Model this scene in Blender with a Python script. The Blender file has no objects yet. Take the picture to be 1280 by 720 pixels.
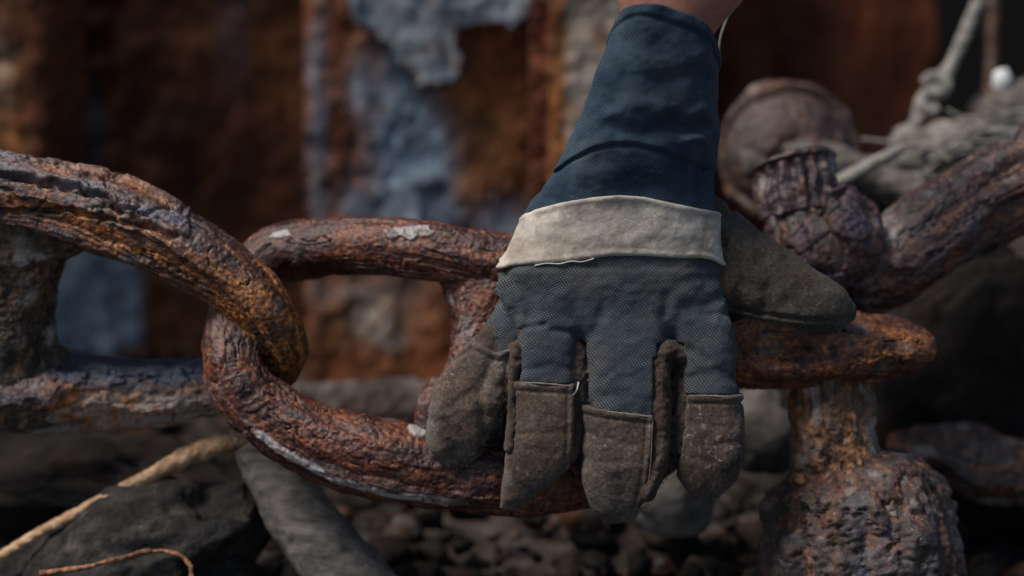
import bpy, math, random
import numpy as np
from mathutils import Vector, Matrix

random.seed(3); np.random.seed(3)
# ------------------------------------------------------------------ camera, sky, sun, exposure
C = bpy.context.scene.collection
SC = bpy.context.scene
PITCH = math.radians(15)
FOC = 50.0; DIST = 0.71
S = 36.0 / FOC * DIST / 1280.0            # metres per photo pixel at the glove
FWD = np.array([0, math.cos(PITCH), -math.sin(PITCH)])
RGT = np.array([1.0, 0, 0])
UPV = np.array([0, math.sin(PITCH), math.cos(PITCH)])
CAMP = -FWD * DIST
cam_d = bpy.data.cameras.new('camera'); cam = bpy.data.objects.new('camera', cam_d); C.objects.link(cam)
cam.location = CAMP; cam.rotation_euler = (math.pi / 2 - PITCH, 0, 0)
cam_d.lens = FOC; cam_d.sensor_width = 36; cam_d.clip_start = 0.02; cam_d.clip_end = 500
cam_d.dof.use_dof = True; cam_d.dof.focus_distance = DIST - 0.012; cam_d.dof.aperture_fstop = 2.6
cam_d.dof.aperture_blades = 0
SC.camera = cam

SUN_EL, SUN_AZ = math.radians(57), math.radians(-108)   # azimuth from +Y (into the picture), negative = left
w = bpy.data.worlds.new('World'); SC.world = w; w.use_nodes = True
nt = w.node_tree; nt.nodes.clear()
sky = nt.nodes.new('ShaderNodeTexSky'); sky.sky_type = 'NISHITA'; sky.sun_disc = False
sky.sun_elevation = SUN_EL; sky.sun_rotation = SUN_AZ
sky.air_density = 1.0; sky.dust_density = .8; sky.ozone_density = 1.0
bg = nt.nodes.new('ShaderNodeBackground'); bg.inputs[1].default_value = 0.060
wo = nt.nodes.new('ShaderNodeOutputWorld')
nt.links.new(sky.outputs[0], bg.inputs[0]); nt.links.new(bg.outputs[0], wo.inputs[0])
sd = bpy.data.lights.new('sun', 'SUN'); sd.energy = 3.0; sd.angle = math.radians(20); sd.color = (1, .93, .84)
so = bpy.data.objects.new('sun', sd); C.objects.link(so)
sdir = Vector((math.sin(SUN_AZ) * math.cos(SUN_EL), math.cos(SUN_AZ) * math.cos(SUN_EL), math.sin(SUN_EL)))
so.rotation_euler = sdir.to_track_quat('Z', 'Y').to_euler()
SC.view_settings.view_transform = 'Standard'; SC.view_settings.look = 'None'
SC.view_settings.exposure = 0.42; SC.view_settings.gamma = 1.0
SC.cycles.use_denoising = True
SC.cycles.max_bounces = 6

# ------------------------------------------------------------------ helpers
def at(px, py, w=0.0):
    """photo pixel + distance in front (+) of / behind (-) the glove plane, in glove pixels -> world metres"""
    px = np.asarray(px, float); py = np.asarray(py, float); w = np.asarray(w, float)
    d = DIST - w * S
    k = S / DIST * d
    return CAMP + FWD * d[..., None] + RGT * ((px - 640) * k)[..., None] + UPV * ((360 - py) * k)[..., None]

def on_plane(px, py, Y):
    """photo pixel -> the point of the vertical plane y = Y"""
    px = np.asarray(px, float); py = np.asarray(py, float); Y = np.broadcast_to(np.asarray(Y, float), px.shape)
    k = S / DIST
    ray = FWD + RGT * ((px - 640) * k)[..., None] + UPV * ((360 - py) * k)[..., None]
    t = (Y - CAMP[1]) / ray[..., 1]
    return CAMP + ray * t[..., None]

def hash3(x, y, z, seed=0):
    h = (x.astype(np.int64) * 374761393 + y.astype(np.int64) * 668265263 + z.astype(np.int64) * 2147483647 + seed * 1442695041) & 0xFFFFFFFF
    h = ((h ^ (h >> 13)) * 1274126177) & 0xFFFFFFFF
    h = ((h ^ (h >> 16)) * 2246822519) & 0xFFFFFFFF
    h = h ^ (h >> 15)
    return (h & 0xFFFFFF).astype(np.float32) / float(0xFFFFFF)

def vnoise(P, seed=0):
    P = np.asarray(P, np.float32); i = np.floor(P); f = P - i; i = i.astype(np.int64)
    f = f * f * f * (f * (f * 6 - 15) + 10)
    x, y, z = i[..., 0], i[..., 1], i[..., 2]; fx, fy, fz = f[..., 0], f[..., 1], f[..., 2]
    r = 0
    for dx in (0, 1):
        wx = fx if dx else 1 - fx
        for dy in (0, 1):
            wy = fy if dy else 1 - fy
            for dz in (0, 1):
                wz = fz if dz else 1 - fz
                r = r + hash3(x + dx, y + dy, z + dz, seed) * wx * wy * wz
    return r * 2 - 1

def fbm(P, oct=4, seed=0, gain=.5):
    P = np.asarray(P, np.float32); a = 1.0; s = 0; t = 0
    for o in range(oct):
        s = s + a * vnoise(P * (2.03 ** o) + 17.3 * o, seed + o); t += a; a *= gain
    return s / t * 1.6

def worley(P, seed=0):
    P = np.asarray(P, np.float32); i = np.floor(P).astype(np.int64); f = P - i
    F1 = np.full(P.shape[:-1], 9., np.float32); F2 = F1.copy(); ID = np.zeros_like(F1)
    for dx in (-1, 0, 1):
        for dy in (-1, 0, 1):
            for dz in (-1, 0, 1):
                X = i[..., 0] + dx; Y = i[..., 1] + dy; Z = i[..., 2] + dz
                d = (dx + hash3(X, Y, Z, seed) - f[..., 0]) ** 2 + (dy + hash3(X, Y, Z, seed + 1) - f[..., 1]) ** 2 + (dz + hash3(X, Y, Z, seed + 2) - f[..., 2]) ** 2
                n = d < F1
                F2 = np.where(n, F1, np.minimum(F2, d)); ID = np.where(n, hash3(X, Y, Z, seed + 3), ID); F1 = np.where(n, d, F1)
    return np.sqrt(F1), np.sqrt(F2), ID

def sstep(a, b, x):
    t = np.clip((x - a) / (b - a), 0, 1); return t * t * (3 - 2 * t)
def smin(a, b, k):
    h = np.clip(.5 + .5 * (b - a) / k, 0, 1); return b * (1 - h) + a * h - k * h * (1 - h)
def smax(a, b, k): return -smin(-a, -b, k)

def blob(px, py, x, y, rx, ry): return np.exp(-((px - x) / rx) ** 2 - ((py - y) / ry) ** 2)

def link(ob, parent=None):
    C.objects.link(ob)
    if parent is not None: ob.parent = parent
    return ob
def tag(o, label=None, cat=None, group=None, kind=None):
    if label: o['label'] = label
    if cat: o['category'] = cat
    if group: o['group'] = group
    if kind: o['kind'] = kind
    return o
def empty(name, loc):
    e = bpy.data.objects.new(name, None); e.empty_display_size = .02; e.location = loc; C.objects.link(e); return e

def raw_mesh(name, V, F, attrs=None, smooth=True):
    """F: (n,4) quads or (n,3) triangles"""
    V = np.ascontiguousarray(V, np.float32); F = np.ascontiguousarray(F, np.int32)
    me = bpy.data.meshes.new(name)
    n, k = F.shape
    me.vertices.add(len(V)); me.vertices.foreach_set('co', V.ravel())
    me.loops.add(n * k); me.loops.foreach_set('vertex_index', F.ravel())
    me.polygons.add(n); me.polygons.foreach_set('loop_start', np.arange(n, dtype=np.int32) * k)
    me.update(calc_edges=True)
    me.polygons.foreach_set('use_smooth', np.full(n, smooth))
    for a, v in (attrs or {}).items():
        at_ = me.attributes.new(a, 'FLOAT', 'POINT'); at_.data.foreach_set('value', np.ascontiguousarray(v, np.float32).ravel())
    me.validate()
    return me

def mesh_obj(name, V, F, mat, parent=None, attrs=None, origin=None, rot=None, smooth=True):
    """V in world metres; stored relative to origin (a parent at origin passes local verts)"""
    V = np.asarray(V, float)
    o0 = np.zeros(3)
    if parent is None:
        o0 = np.array(origin) if origin is not None else np.array([V[:, 0].mean(), V[:, 1].mean(), V[:, 2].min()])
        V = V - o0
    else:
        acc = np.zeros(3); p = parent
        while p is not None: acc = acc + np.array(p.location); p = p.parent
        V = V - acc
    ob = bpy.data.objects.new(name, raw_mesh(name, V, F, attrs, smooth)); ob.data.materials.append(mat)
    if parent is None: ob.location = o0
    return link(ob, parent)

def grid_faces(nu, nv, wrap_u=False, wrap_v=False):
    iu = np.arange(nu if wrap_u else nu - 1); iv = np.arange(nv if wrap_v else nv - 1)
    a, b = np.meshgrid(iu, iv, indexing='ij'); a2 = (a + 1) % nu; b2 = (b + 1) % nv
    return np.stack([a * nv + b, a2 * nv + b, a2 * nv + b2, a * nv + b2], -1).reshape(-1, 4)

def catmull(P, n, closed):
    P = np.asarray(P, float); m = len(P); k = m if closed else m - 1
    t = np.linspace(0, k, n, endpoint=not closed); i = np.floor(t).astype(int)
    if not closed: i = np.minimum(i, k - 1)
    f = (t - i)[:, None]
    g = (lambda j: P[j % m]) if closed else (lambda j: P[np.clip(j, 0, m - 1)])
    p0, p1, p2, p3 = g(i - 1), g(i), g(i + 1), g(i + 2)
    return .5 * (2 * p1 + (p2 - p0) * f + (2 * p0 - 5 * p1 + 4 * p2 - p3) * f ** 2 + (3 * p1 - p0 - 3 * p2 + p3) * f ** 3)

def tube(name, pts, mat, disp=None, closed=False, ds=1.5, nt=160, parent=None, flat=1.0, loc=None):
    """pts rows (px, py, w, radius px). disp(Q, s, rc, rs, th) -> (offset px, {attr})"""
    P = catmull(pts, 4000, closed)
    W = at(P[:, 0], P[:, 1], P[:, 2]); R = P[:, 3] * S * (DIST - P[:, 2] * S) / DIST
    if closed: seg = np.linalg.norm(np.roll(W, -1, 0) - W, axis=1)
    else: seg = np.linalg.norm(np.diff(W, axis=0), axis=1)
    cum = np.concatenate([[0], np.cumsum(seg)]); L = cum[-1]
    n = max(8, int(L / (ds * S)))
    q = np.linspace(0, L, n, endpoint=not closed)
    src = np.vstack([W, W[:1]]) if closed else W
    rs_ = np.append(R, R[0]) if closed else R
    W = np.stack([np.interp(q, cum, src[:, j]) for j in range(3)], 1); R = np.interp(q, cum, rs_)
    if closed: T = np.roll(W, -1, 0) - np.roll(W, 1, 0)
    else: T = np.gradient(W, axis=0)
    T /= np.linalg.norm(T, axis=1)[:, None]
    N = np.zeros_like(W); v = UPV + 0.01; v = v - T[0] * v.dot(T[0]); N[0] = v / np.linalg.norm(v)
    for i in range(1, n):
        v = N[i - 1] - T[i] * N[i - 1].dot(T[i]); N[i] = v / np.linalg.norm(v)
    if closed:
        v = N[-1] - T[0] * N[-1].dot(T[0]); v /= np.linalg.norm(v)
        ang = math.atan2(np.cross(v, N[0]).dot(T[0]), v.dot(N[0]))
        a = np.linspace(0, ang, n)[:, None]; B = np.cross(T, N); N = N * np.cos(a) + B * np.sin(a)
    B = np.cross(T, N)
    th = np.arange(nt) * 2 * math.pi / nt
    dirv = N[:, None] * np.cos(th)[None, :, None] + B[:, None] * np.sin(th)[None, :, None]
    base = W[:, None] + dirv * R[:, None, None]
    s = np.repeat(q[:, None] / S, nt, 1); rpx = R / S
    rc = rpx[:, None] * np.cos(th)[None]; rs2 = rpx[:, None] * np.sin(th)[None]
    att = {}
    if disp:
        h, att = disp(base / S, s, rc, rs2, th[None] + 0 * s)
        if 'flake' in att:
            att['streak'] = .5 + .5 * fbm(np.stack([s / 80, rc / 11, rs2 / 11], -1) + .8 * vnoise(base / S / 30, 91)[..., None], 4, 93, .6)
        base = base + dirv * (h * S)[..., None]
    if flat != 1.0:     # forged web: never deeper than the bars it joins
        dev = base - W[:, None]; c = dev @ FWD; k = np.minimum(1, flat * S / R)[:, None]
        base = base + FWD * (c * (k - 1))[..., None]
    V = base.reshape(-1, 3); F = grid_faces(n, nt, closed, True)
    att = {k: x.ravel() for k, x in att.items()}
    if not closed:   # close both ends with a low cap
        V = np.vstack([V, W[0] - T[0] * R[0] * .25, W[-1] + T[-1] * R[-1] * .25]); m = n * nt
        j = np.arange(nt); j2 = (j + 1) % nt
        c0 = np.stack([j, j2, np.full(nt, m), np.full(nt, m)], 1); c1 = np.stack([(n - 1) * nt + j2, (n - 1) * nt + j, np.full(nt, m + 1), np.full(nt, m + 1)], 1)
        att = {k: np.append(x, [x[0], x[-1]]) for k, x in att.items()}
        return poly_tube(name, V, F, c0[:, :3], c1[:, :3], mat, parent, att)
    return mesh_obj(name, V, F, mat, parent, att)

def poly_tube(name, V, Q, c0, c1, mat, parent, att):
    """quads + end-cap triangles"""
    acc = np.zeros(3)
    if parent is None:
        o0 = np.array([V[:, 0].mean(), V[:, 1].mean(), V[:, 2].min()]); acc = o0
    else:
        p = parent
        while p is not None: acc = acc + np.array(p.location); p = p.parent
    V = np.ascontiguousarray(V - acc, np.float32)
    me = bpy.data.meshes.new(name); T = np.vstack([c0, c1]).astype(np.int32); Q = Q.astype(np.int32)
    me.vertices.add(len(V)); me.vertices.foreach_set('co', V.ravel())
    me.loops.add(Q.size + T.size); me.loops.foreach_set('vertex_index', np.concatenate([Q.ravel(), T.ravel()]))
    me.polygons.add(len(Q) + len(T))
    me.polygons.foreach_set('loop_start', np.concatenate([np.arange(len(Q)) * 4, Q.size + np.arange(len(T)) * 3]).astype(np.int32))
    me.update(calc_edges=True); me.polygons.foreach_set('use_smooth', np.full(len(Q) + len(T), True))
    for a, v in att.items():
        x = me.attributes.new(a, 'FLOAT', 'POINT'); x.data.foreach_set('value', np.ascontiguousarray(v, np.float32))
    me.validate(); me.materials.append(mat)
    ob = bpy.data.objects.new(name, me)
    if parent is None: ob.location = acc
    return link(ob, parent)

def surface_nets(f, org, h):
    """f: 3D field (negative inside) -> verts in design px, quads"""
    f = np.asarray(f, np.float32); nx, ny, nz = f.shape
    ins = f < 0
    cnt = np.zeros((nx - 1, ny - 1, nz - 1), np.int8)
    for dx in (0, 1):
        for dy in (0, 1):
            for dz in (0, 1):
                cnt += ins[dx:nx - 1 + dx, dy:ny - 1 + dy, dz:nz - 1 + dz]
    act = (cnt > 0) & (cnt < 8); I = np.argwhere(act); idx = np.full(act.shape, -1, np.int32); idx[act] = np.arange(len(I))
    P = np.zeros((len(I), 3), np.float32); K = np.zeros(len(I), np.float32)
    cor = [(a, b, c) for a in (0, 1) for b in (0, 1) for c in (0, 1)]
    for a in cor:
        for ax in range(3):
            if a[ax]: continue
            b = list(a); b[ax] = 1
            fa = f[I[:, 0] + a[0], I[:, 1] + a[1], I[:, 2] + a[2]]; fb = f[I[:, 0] + b[0], I[:, 1] + b[1], I[:, 2] + b[2]]
            m = (fa < 0) != (fb < 0); t = np.where(m, fa / np.where(m, fa - fb, 1), 0)
            p = np.tile(np.array(a, np.float32), (len(I), 1)); p[:, ax] += t
            P += p * m[:, None]; K += m
    V = (I + P / K[:, None]) * h + np.array(org, np.float32)
    F = []
    for ax in range(3):
        sl0 = [slice(1, -1)] * 3; sl0[ax] = slice(0, -1); sl1 = [slice(1, -1)] * 3; sl1[ax] = slice(1, None)
        A = ins[tuple(sl0)]; Bm = ins[tuple(sl1)]; o1, o2 = [(1, 2), (2, 0), (0, 1)][ax]
        for flip in (0, 1):
            E = np.argwhere((A & ~Bm) if not flip else (~A & Bm))
            off = np.array([1, 1, 1]); off[ax] = 0; E = E + off
            q = []
            for (p, r) in ((0, 0), (1, 0), (1, 1), (0, 1)):
                e = E.copy(); e[:, o1] -= p; e[:, o2] -= r; q.append(idx[e[:, 0], e[:, 1], e[:, 2]])
            q = np.stack(q, 1)
            F.append(q if flip == 0 else q[:, ::-1])
    F = np.vstack(F); F = F[(F >= 0).all(1)]
    return V, F

# ------------------------------------------------------------------ materials
class NT:
    def __init__(s, name):
        s.m = bpy.data.materials.new(name); s.m.use_nodes = True; s.t = s.m.node_tree; s.t.nodes.clear()
        s.out = s.n('ShaderNodeOutputMaterial'); s.b = s.n('ShaderNodeBsdfPrincipled'); s.l(s.b.outputs[0], s.out.inputs[0])
        s.tc = s.n('ShaderNodeTexCoord').outputs['Object']
    def n(s, k): return s.t.nodes.new(k)
    def l(s, a, b): s.t.links.new(a, b)
    def put(s, sock, v):
        if hasattr(v, 'is_linked') or hasattr(v, 'links'): s.l(v, sock)
        else: sock.default_value = v
    def noise(s, scale, detail=6, rough=.6, dist=0, vec=None, st=None, off=0):
        v = vec or s.tc
        mp = s.n('ShaderNodeMapping'); s.l(v, mp.inputs[0]); mp.inputs['Location'].default_value = (off, off * .7, off * 1.3)
        mp.inputs['Scale'].default_value = st or (1, 1, 1); v = mp.outputs[0]
        n = s.n('ShaderNodeTexNoise'); n.inputs['Scale'].default_value = scale; n.inputs['Detail'].default_value = detail
        n.inputs['Roughness'].default_value = rough; n.inputs['Distortion'].default_value = dist; s.l(v, n.inputs['Vector'])
        return n.outputs[0]
    def vor(s, scale, feat='F1', out=0, off=0, rnd=1):
        mp = s.n('ShaderNodeMapping'); s.l(s.tc, mp.inputs[0]); mp.inputs['Location'].default_value = (off, off, off)
        n = s.n('ShaderNodeTexVoronoi'); n.feature = feat; n.inputs['Scale'].default_value = scale; n.inputs['Randomness'].default_value = rnd
        s.l(mp.outputs[0], n.inputs['Vector']); return n.outputs[out]
    def ramp(s, x, stops):
        r = s.n('ShaderNodeValToRGB'); s.l(x, r.inputs[0]); e = r.color_ramp.elements
        while len(e) < len(stops): e.new(.5)
        for i, (p, c) in enumerate(stops):
            e[i].position = p; e[i].color = (*c, 1) if not isinstance(c, (int, float)) else (c, c, c, 1)
        return r.outputs[0]
    def mix(s, f, a, b, mode='MIX'):
        m = s.n('ShaderNodeMix'); m.data_type = 'RGBA'; m.blend_type = mode
        s.put(m.inputs[0], f)
        for k, v in ((6, a), (7, b)):
            if isinstance(v, tuple): m.inputs[k].default_value = (*v, 1)
            else: s.l(v, m.inputs[k])
        return m.outputs[2]
    def math(s, op, a, b=0.0, c=None):
        m = s.n('ShaderNodeMath'); m.operation = op; s.put(m.inputs[0], a); s.put(m.inputs[1], b)
        if c is not None: s.put(m.inputs[2], c)
        return m.outputs[0]
    def attr(s, name):
        a = s.n('ShaderNodeAttribute'); a.attribute_name = name; return a.outputs['Fac']
    def bump(s, h, strength, dist, prev=None):
        b = s.n('ShaderNodeBump'); b.inputs['Strength'].default_value = strength; b.inputs['Distance'].default_value = dist
        s.l(h, b.inputs['Height'])
        if prev is not None: s.l(prev, b.inputs['Normal'])
        return b.outputs[0]
    def done(s, col=None, rough=None, nrm=None, spec=None):
        if col is not None:
            if isinstance(col, tuple): s.b.inputs['Base Color'].default_value = (*col, 1)
            else: s.l(col, s.b.inputs['Base Color'])
        if rough is not None: s.put(s.b.inputs['Roughness'], rough)
        if nrm is not None: s.l(nrm, s.b.inputs['Normal'])
        if spec is not None: s.b.inputs['Specular IOR Level'].default_value = spec
        return s.m

def rust(name, dark=(.03, .013, .009), mid=(.12, .042, .022), hot=(.26, .09, .03), plate=(.15, .11, .115), pale=(.42, .37, .33),
         sc=1.0, rlo=.38, rhi=.85, pale_amt=.5, hot_amt=.5, off=0, blue=(.10, .15, .22), blue_amt=.5):
    """flake attribute: 1 = dark mill scale still on, 0 = open granular rust; salt attribute: pale crust, and a painted highlight on the middle link"""
    t = NT(name)
    n1 = t.noise(38 * sc, 9, .65, .6, off=off); n2 = t.noise(16 * sc, 5, .6, .3, off=off + 3); n3 = t.noise(260 * sc, 6, .7, off=off + 5)
    base = t.ramp(n1, [(.3, dark), (.5, mid), (.68, tuple(.5 * (a + b) for a, b in zip(mid, hot)))])
    hotm = t.ramp(n2, [(.5, 0), (.68, 1)]); hotf = t.math('MULTIPLY', hotm, hot_amt)
    hotc = t.ramp(n3, [(.35, mid), (.6, hot)])
    base = t.mix(hotf, base, hotc)
    stk = t.attr('streak')
    base = t.mix(t.ramp(stk, [(.22, .75), (.46, 0)]), base, tuple(.7 * c for c in dark))
    base = t.mix(t.math('MULTIPLY', t.ramp(stk, [(.56, 0), (.74, 1)]), .55 + .35 * hot_amt), base, hotc)
    fl = t.attr('flake')
    pn = t.noise(70 * sc, 7, .7, .4, off=off + 9)
    pcol = t.ramp(pn, [(.32, tuple(.25 * c for c in plate)), (.5, plate), (.66, tuple(min(1, 1.5 * c) for c in plate))])
    bm = t.math('MULTIPLY', t.ramp(t.noise(22 * sc, 4, .5, off=off + 13), [(.55, 0), (.7, 1)]), blue_amt)
    pcol = t.mix(bm, pcol, blue)
    col = t.mix(t.math('MULTIPLY', fl, t.ramp(n1, [(.35, 1.0), (.7, .45)])), base, pcol)
    sp = t.ramp(n3, [(.3, .12), (.48, .9), (.7, 2.1)])
    col = t.mix(.9, col, sp, 'MULTIPLY')
    col = t.mix(.8, col, t.ramp(t.noise(900 * sc, 4, .7, off=off + 44), [(.3, .35), (.7, 1.65)]), 'MULTIPLY')
    salt = t.math('MULTIPLY', t.attr('salt'), t.ramp(t.noise(150 * sc, 6, .7, off=off + 21), [(.36, 0), (.52, 1)]))
    fleck = t.math('MULTIPLY', t.ramp(t.noise(420 * sc, 3, .6, off=off + 30), [(.68, 0), (.74, 1)]), pale_amt)
    col = t.mix(t.math('MAXIMUM', salt, fleck), col, pale)
    wet_sheen = t.attr('wet_sheen'); col = t.mix(t.math('MULTIPLY', wet_sheen, .9), col, t.ramp(n1, [(.35, (.006, .009, .014)), (.6, (.025, .050, .085)), (.7, (.08, .12, .17))]))  # blue sheen of the damp bar is mixed into the colour
    ro = t.ramp(n1, [(.3, rlo), (.7, rhi)]); ro = t.math('MULTIPLY', ro, t.math('SUBTRACT', 1.0, t.math('MULTIPLY', wet_sheen, .75)))
    b1 = t.bump(t.noise(120 * sc, 8, .7, .3, off=off + 2), .4, .0018)
    b2 = t.bump(t.noise(520 * sc, 5, .7, off=off + 4), .7, .0010, b1)
    b2 = t.bump(t.vor(330 * sc, off=off), .5, .0009, b2)
    return t.done(col, ro, b2, .6)

def simple_mat(name, stops, scale=40, rough=.85, bumps=((150, .5, .001),), st=None, spec=.3, off=0, dist=.3):
    t = NT(name); n = t.noise(scale, 8, .65, dist, st=st, off=off)
    col = t.ramp(n, stops); prev = None
    for (s, k, d) in bumps: prev = t.bump(t.noise(s, 6, .7, off=off + 3, st=st), k, d, prev)
    return t.done(col, rough, prev, spec)

def denim(name, base=(.040, .054, .067), worn=(.23, .25, .265), dirt=(.060, .052, .048), dirt_amt=.7, deep=(.020, .032, .044), k=.9):
    t = NT(name)
    sx = t.n('ShaderNodeSeparateXYZ')
    # slight wander of the threads
    wn = t.noise(60, 2, .5); 
    s2 = t.n('ShaderNodeVectorMath'); s2.operation = 'MULTIPLY_ADD'; t.l(wn, s2.inputs[0]); s2.inputs[1].default_value = (.002, .002, 0); t.l(t.tc, s2.inputs[2])
    t.l(s2.outputs[0], sx.inputs[0])
    P = .00125
    A = t.math('MULTIPLY_ADD', sx.outputs[0], 2 * math.pi / P * .80, t.math('MULTIPLY', sx.outputs[1], 2 * math.pi / P * .60))
    B = t.math('MULTIPLY_ADD', sx.outputs[0], -2 * math.pi / P * .45, t.math('MULTIPLY', sx.outputs[1], 2 * math.pi / P * 1.0))
    a = t.math('MULTIPLY_ADD', t.math('SINE', A), .5, .5); b = t.math('MULTIPLY_ADD', t.math('SINE', B), .5, .5)
    weave = t.math('MULTIPLY', a, b)
    twill = t.math('MULTIPLY_ADD', a, .45, t.math('MULTIPLY', weave, .9))
    area = t.noise(34, 6, .65, .5, off=4); fine = t.noise(700, 4, .7, off=8)
    col = t.mix(t.ramp(area, [(.35, 0), (.62, 1)]), deep, base)
    col = t.mix(t.math('MULTIPLY', t.ramp(t.noise(22, 5, .6, .4, off=14), [(.46, 0), (.66, 1)]), dirt_amt), col, dirt)
    wm = t.math('MULTIPLY', t.ramp(weave, [(.45, 0), (.85, 1)]), t.ramp(t.math('MULTIPLY_ADD', fine, .5, t.math('MULTIPLY', t.noise(48, 5, .7, off=21), .6)), [(.44, 0.08), (.66, 1)]))
    col = t.mix(t.math('MULTIPLY', wm, k), col, worn)
    dust = t.ramp(t.noise(900, 3, .6, off=31), [(.66, 0), (.76, .8)])
    col = t.mix(dust, col, (.22, .22, .21))
    tw = t.ramp(twill, [(0.0, .75), (.7, 1.1)])
    col = t.mix(.9, col, tw, 'MULTIPLY')
    b1 = t.bump(twill, .6, .00022)
    b2 = t.bump(t.noise(75, 6, .6, .5, off=2), .25, .002, b1)
    b3 = t.bump(fine, .4, .0004, b2)
    t.b.inputs['Sheen Weight'].default_value = .05; t.b.inputs['Sheen Roughness'].default_value = .6
    return t.done(col, .92, b3, .15)

def suede(name, base=(.086, .069, .057), lite=(.165, .14, .12), dark=(.030, .023, .019), warm=(.085, .050, .034), off=0, scuff=.5):
    t = NT(name)
    n = t.noise(45, 8, .7, .4, off=off); col = t.ramp(n, [(.3, dark), (.5, base), (.72, lite)])
    col = t.mix(t.math('MULTIPLY', t.ramp(t.noise(25, 4, .6, off=off + 7), [(.45, 0), (.65, 1)]), .6), col, warm)
    g = t.ramp(t.noise(620, 6, .75, off=off + 3), [(.25, .45), (.5, 1), (.7, 1.9)])
    col = t.mix(.9, col, g, 'MULTIPLY')
    col = t.mix(.8, col, t.ramp(t.noise(1500, 3, .6, off=off + 15), [(.3, .55), (.7, 1.45)]), 'MULTIPLY')
    sc = t.math('MULTIPLY', t.ramp(t.noise(330, 5, .75, off=off + 11), [(.56, 0), (.68, 1)]), t.math('MULTIPLY', t.ramp(t.noise(55, 4, .6, off=off + 13), [(.46, 0), (.60, 1)]), scuff))
    col = t.mix(sc, col, (.36, .34, .31))
    b1 = t.bump(t.noise(260, 8, .75, .5, off=off + 2), .35, .0007)
    b2 = t.bump(t.noise(1100, 5, .7, off=off + 5), .7, .0004, b1)
    t.b.inputs['Sheen Weight'].default_value = .08; t.b.inputs['Sheen Roughness'].default_value = .5
    return t.done(col, .95, b2, .12)

M = {}
M['link_near'] = rust('chain_rust_near', dark=(.018, .008, .005), mid=(.105, .034, .011), hot=(.46, .16, .028), plate=(.115, .080, .074), rlo=.22, rhi=.52, pale_amt=.35, blue_amt=.55, hot_amt=.9, blue=(.12, .19, .30))
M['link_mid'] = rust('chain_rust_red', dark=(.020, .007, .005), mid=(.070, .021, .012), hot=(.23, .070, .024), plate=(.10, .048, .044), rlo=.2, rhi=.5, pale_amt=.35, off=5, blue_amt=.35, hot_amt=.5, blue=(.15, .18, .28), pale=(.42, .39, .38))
M['stud'] = rust('stud_crust', dark=(.012, .008, .006), mid=(.06, .038, .024), hot=(.20, .11, .05), plate=(.11, .088, .066), pale_amt=.7, off=11, blue_amt=.1, rlo=.6)
M['bar'] = rust('bar_rust', dark=(.030, .011, .006), mid=(.13, .040, .015), hot=(.42, .15, .035), plate=(.09, .040, .033), off=17, pale_amt=.5, hot_amt=.9)
M['scale'] = rust('purple_scale', dark=(.014, .009, .011), mid=(.052, .022, .018), hot=(.24, .09, .035), plate=(.066, .046, .058), off=23, blue=(.12, .17, .21), blue_amt=.5, pale_amt=.4, rlo=.26, hot_amt=.7, rhi=.6)
M['post'] = rust('post_rust', dark=(.020, .010, .006), mid=(.095, .042, .019), hot=(.38, .16, .05), plate=(.13, .095, .08), off=29, pale_amt=.8, sc=.8, blue_amt=.3, hot_amt=.9, rlo=.3, rhi=.7)
M['base'] = rust('base_crust', dark=(.012, .007, .006), mid=(.034, .016, .011), hot=(.20, .075, .03), plate=(.042, .032, .032), off=33, pale_amt=.6, sc=.8, hot_amt=.5, blue_amt=.3)
M['denim'] = denim('denim')
M['cuff'] = denim('cuff_denim', base=(.030, .056, .085), worn=(.10, .145, .19), dirt=(.055, .068, .078), dirt_amt=.6, deep=(.007, .023, .046), k=.35)
M['suede'] = suede('suede'); M['suede_pale'] = suede('suede_worn', base=(.125, .107, .092), lite=(.21, .185, .165), off=9, scuff=.6)
M['suede_dark'] = suede('suede_rough', base=(.045, .035, .029), lite=(.085, .070, .060), dark=(.014, .011, .009), off=19, scuff=.1)
M['suede_scuffed'] = suede('suede_scuffed', base=(.080, .060, .050), lite=(.15, .125, .108), dark=(.028, .021, .017), off=33.4, scuff=1.0)
M['thumb'] = suede('thumb_suede', base=(.058, .048, .040), lite=(.105, .09, .077), dark=(.022, .018, .016), off=27, scuff=.2)

# ------------------------------------------------------------------ glove (a design frame: u right, v down, w toward the viewer)
def gridf(u0, u1, v0, v1, w0, w1, h):
    u = np.arange(u0, u1, h, dtype=np.float32); v = np.arange(v0, v1, h, dtype=np.float32); w_ = np.arange(w0, w1, h, dtype=np.float32)
    return u[:, None, None], v[None, :, None], w_[None, None, :], (u0, v0, w0)
def lut(x, tab, sig=7.0):
    t = np.array(tab, float); a = t[0, 0] - 40; b = t[-1, 0] + 40; xs = np.arange(a, b, 1.0); y = np.interp(xs, t[:, 0], t[:, 1])
    k = np.exp(-.5 * (np.arange(-25, 26) / sig) ** 2); k /= k.sum(); y = np.convolve(np.pad(y, 25, 'edge'), k, 'valid')
    return np.interp(x, xs, y).astype(np.float32)
def loft(U, X, Wd, lo, hi, wc, b, n=2.3, sig=7):
    """section field: across coordinate U, along coordinate X"""
    L = lut(X, lo, sig); R = lut(X, hi, sig); c = (L + R) / 2; a = np.maximum((R - L) / 2, .5); bb = np.maximum(lut(X, b, sig), .5); wcc = lut(X, wc, sig)
    q = (np.abs((U - c) / a) ** n + np.abs((Wd - wcc) / bb) ** n) ** (1 / n)
    return (q - 1) * np.minimum(a, bb)
def fn(U, V, W_, sc, oct=3, seed=0):
    """noise on the grid, evaluated coarse then interpolated where possible (grids are small enough)"""
    U, V, W_ = np.broadcast_arrays(U, V, W_); P = np.stack([U / sc[0], V / sc[1], W_ / sc[2]], -1)
    return fbm(P, oct, seed)
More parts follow.
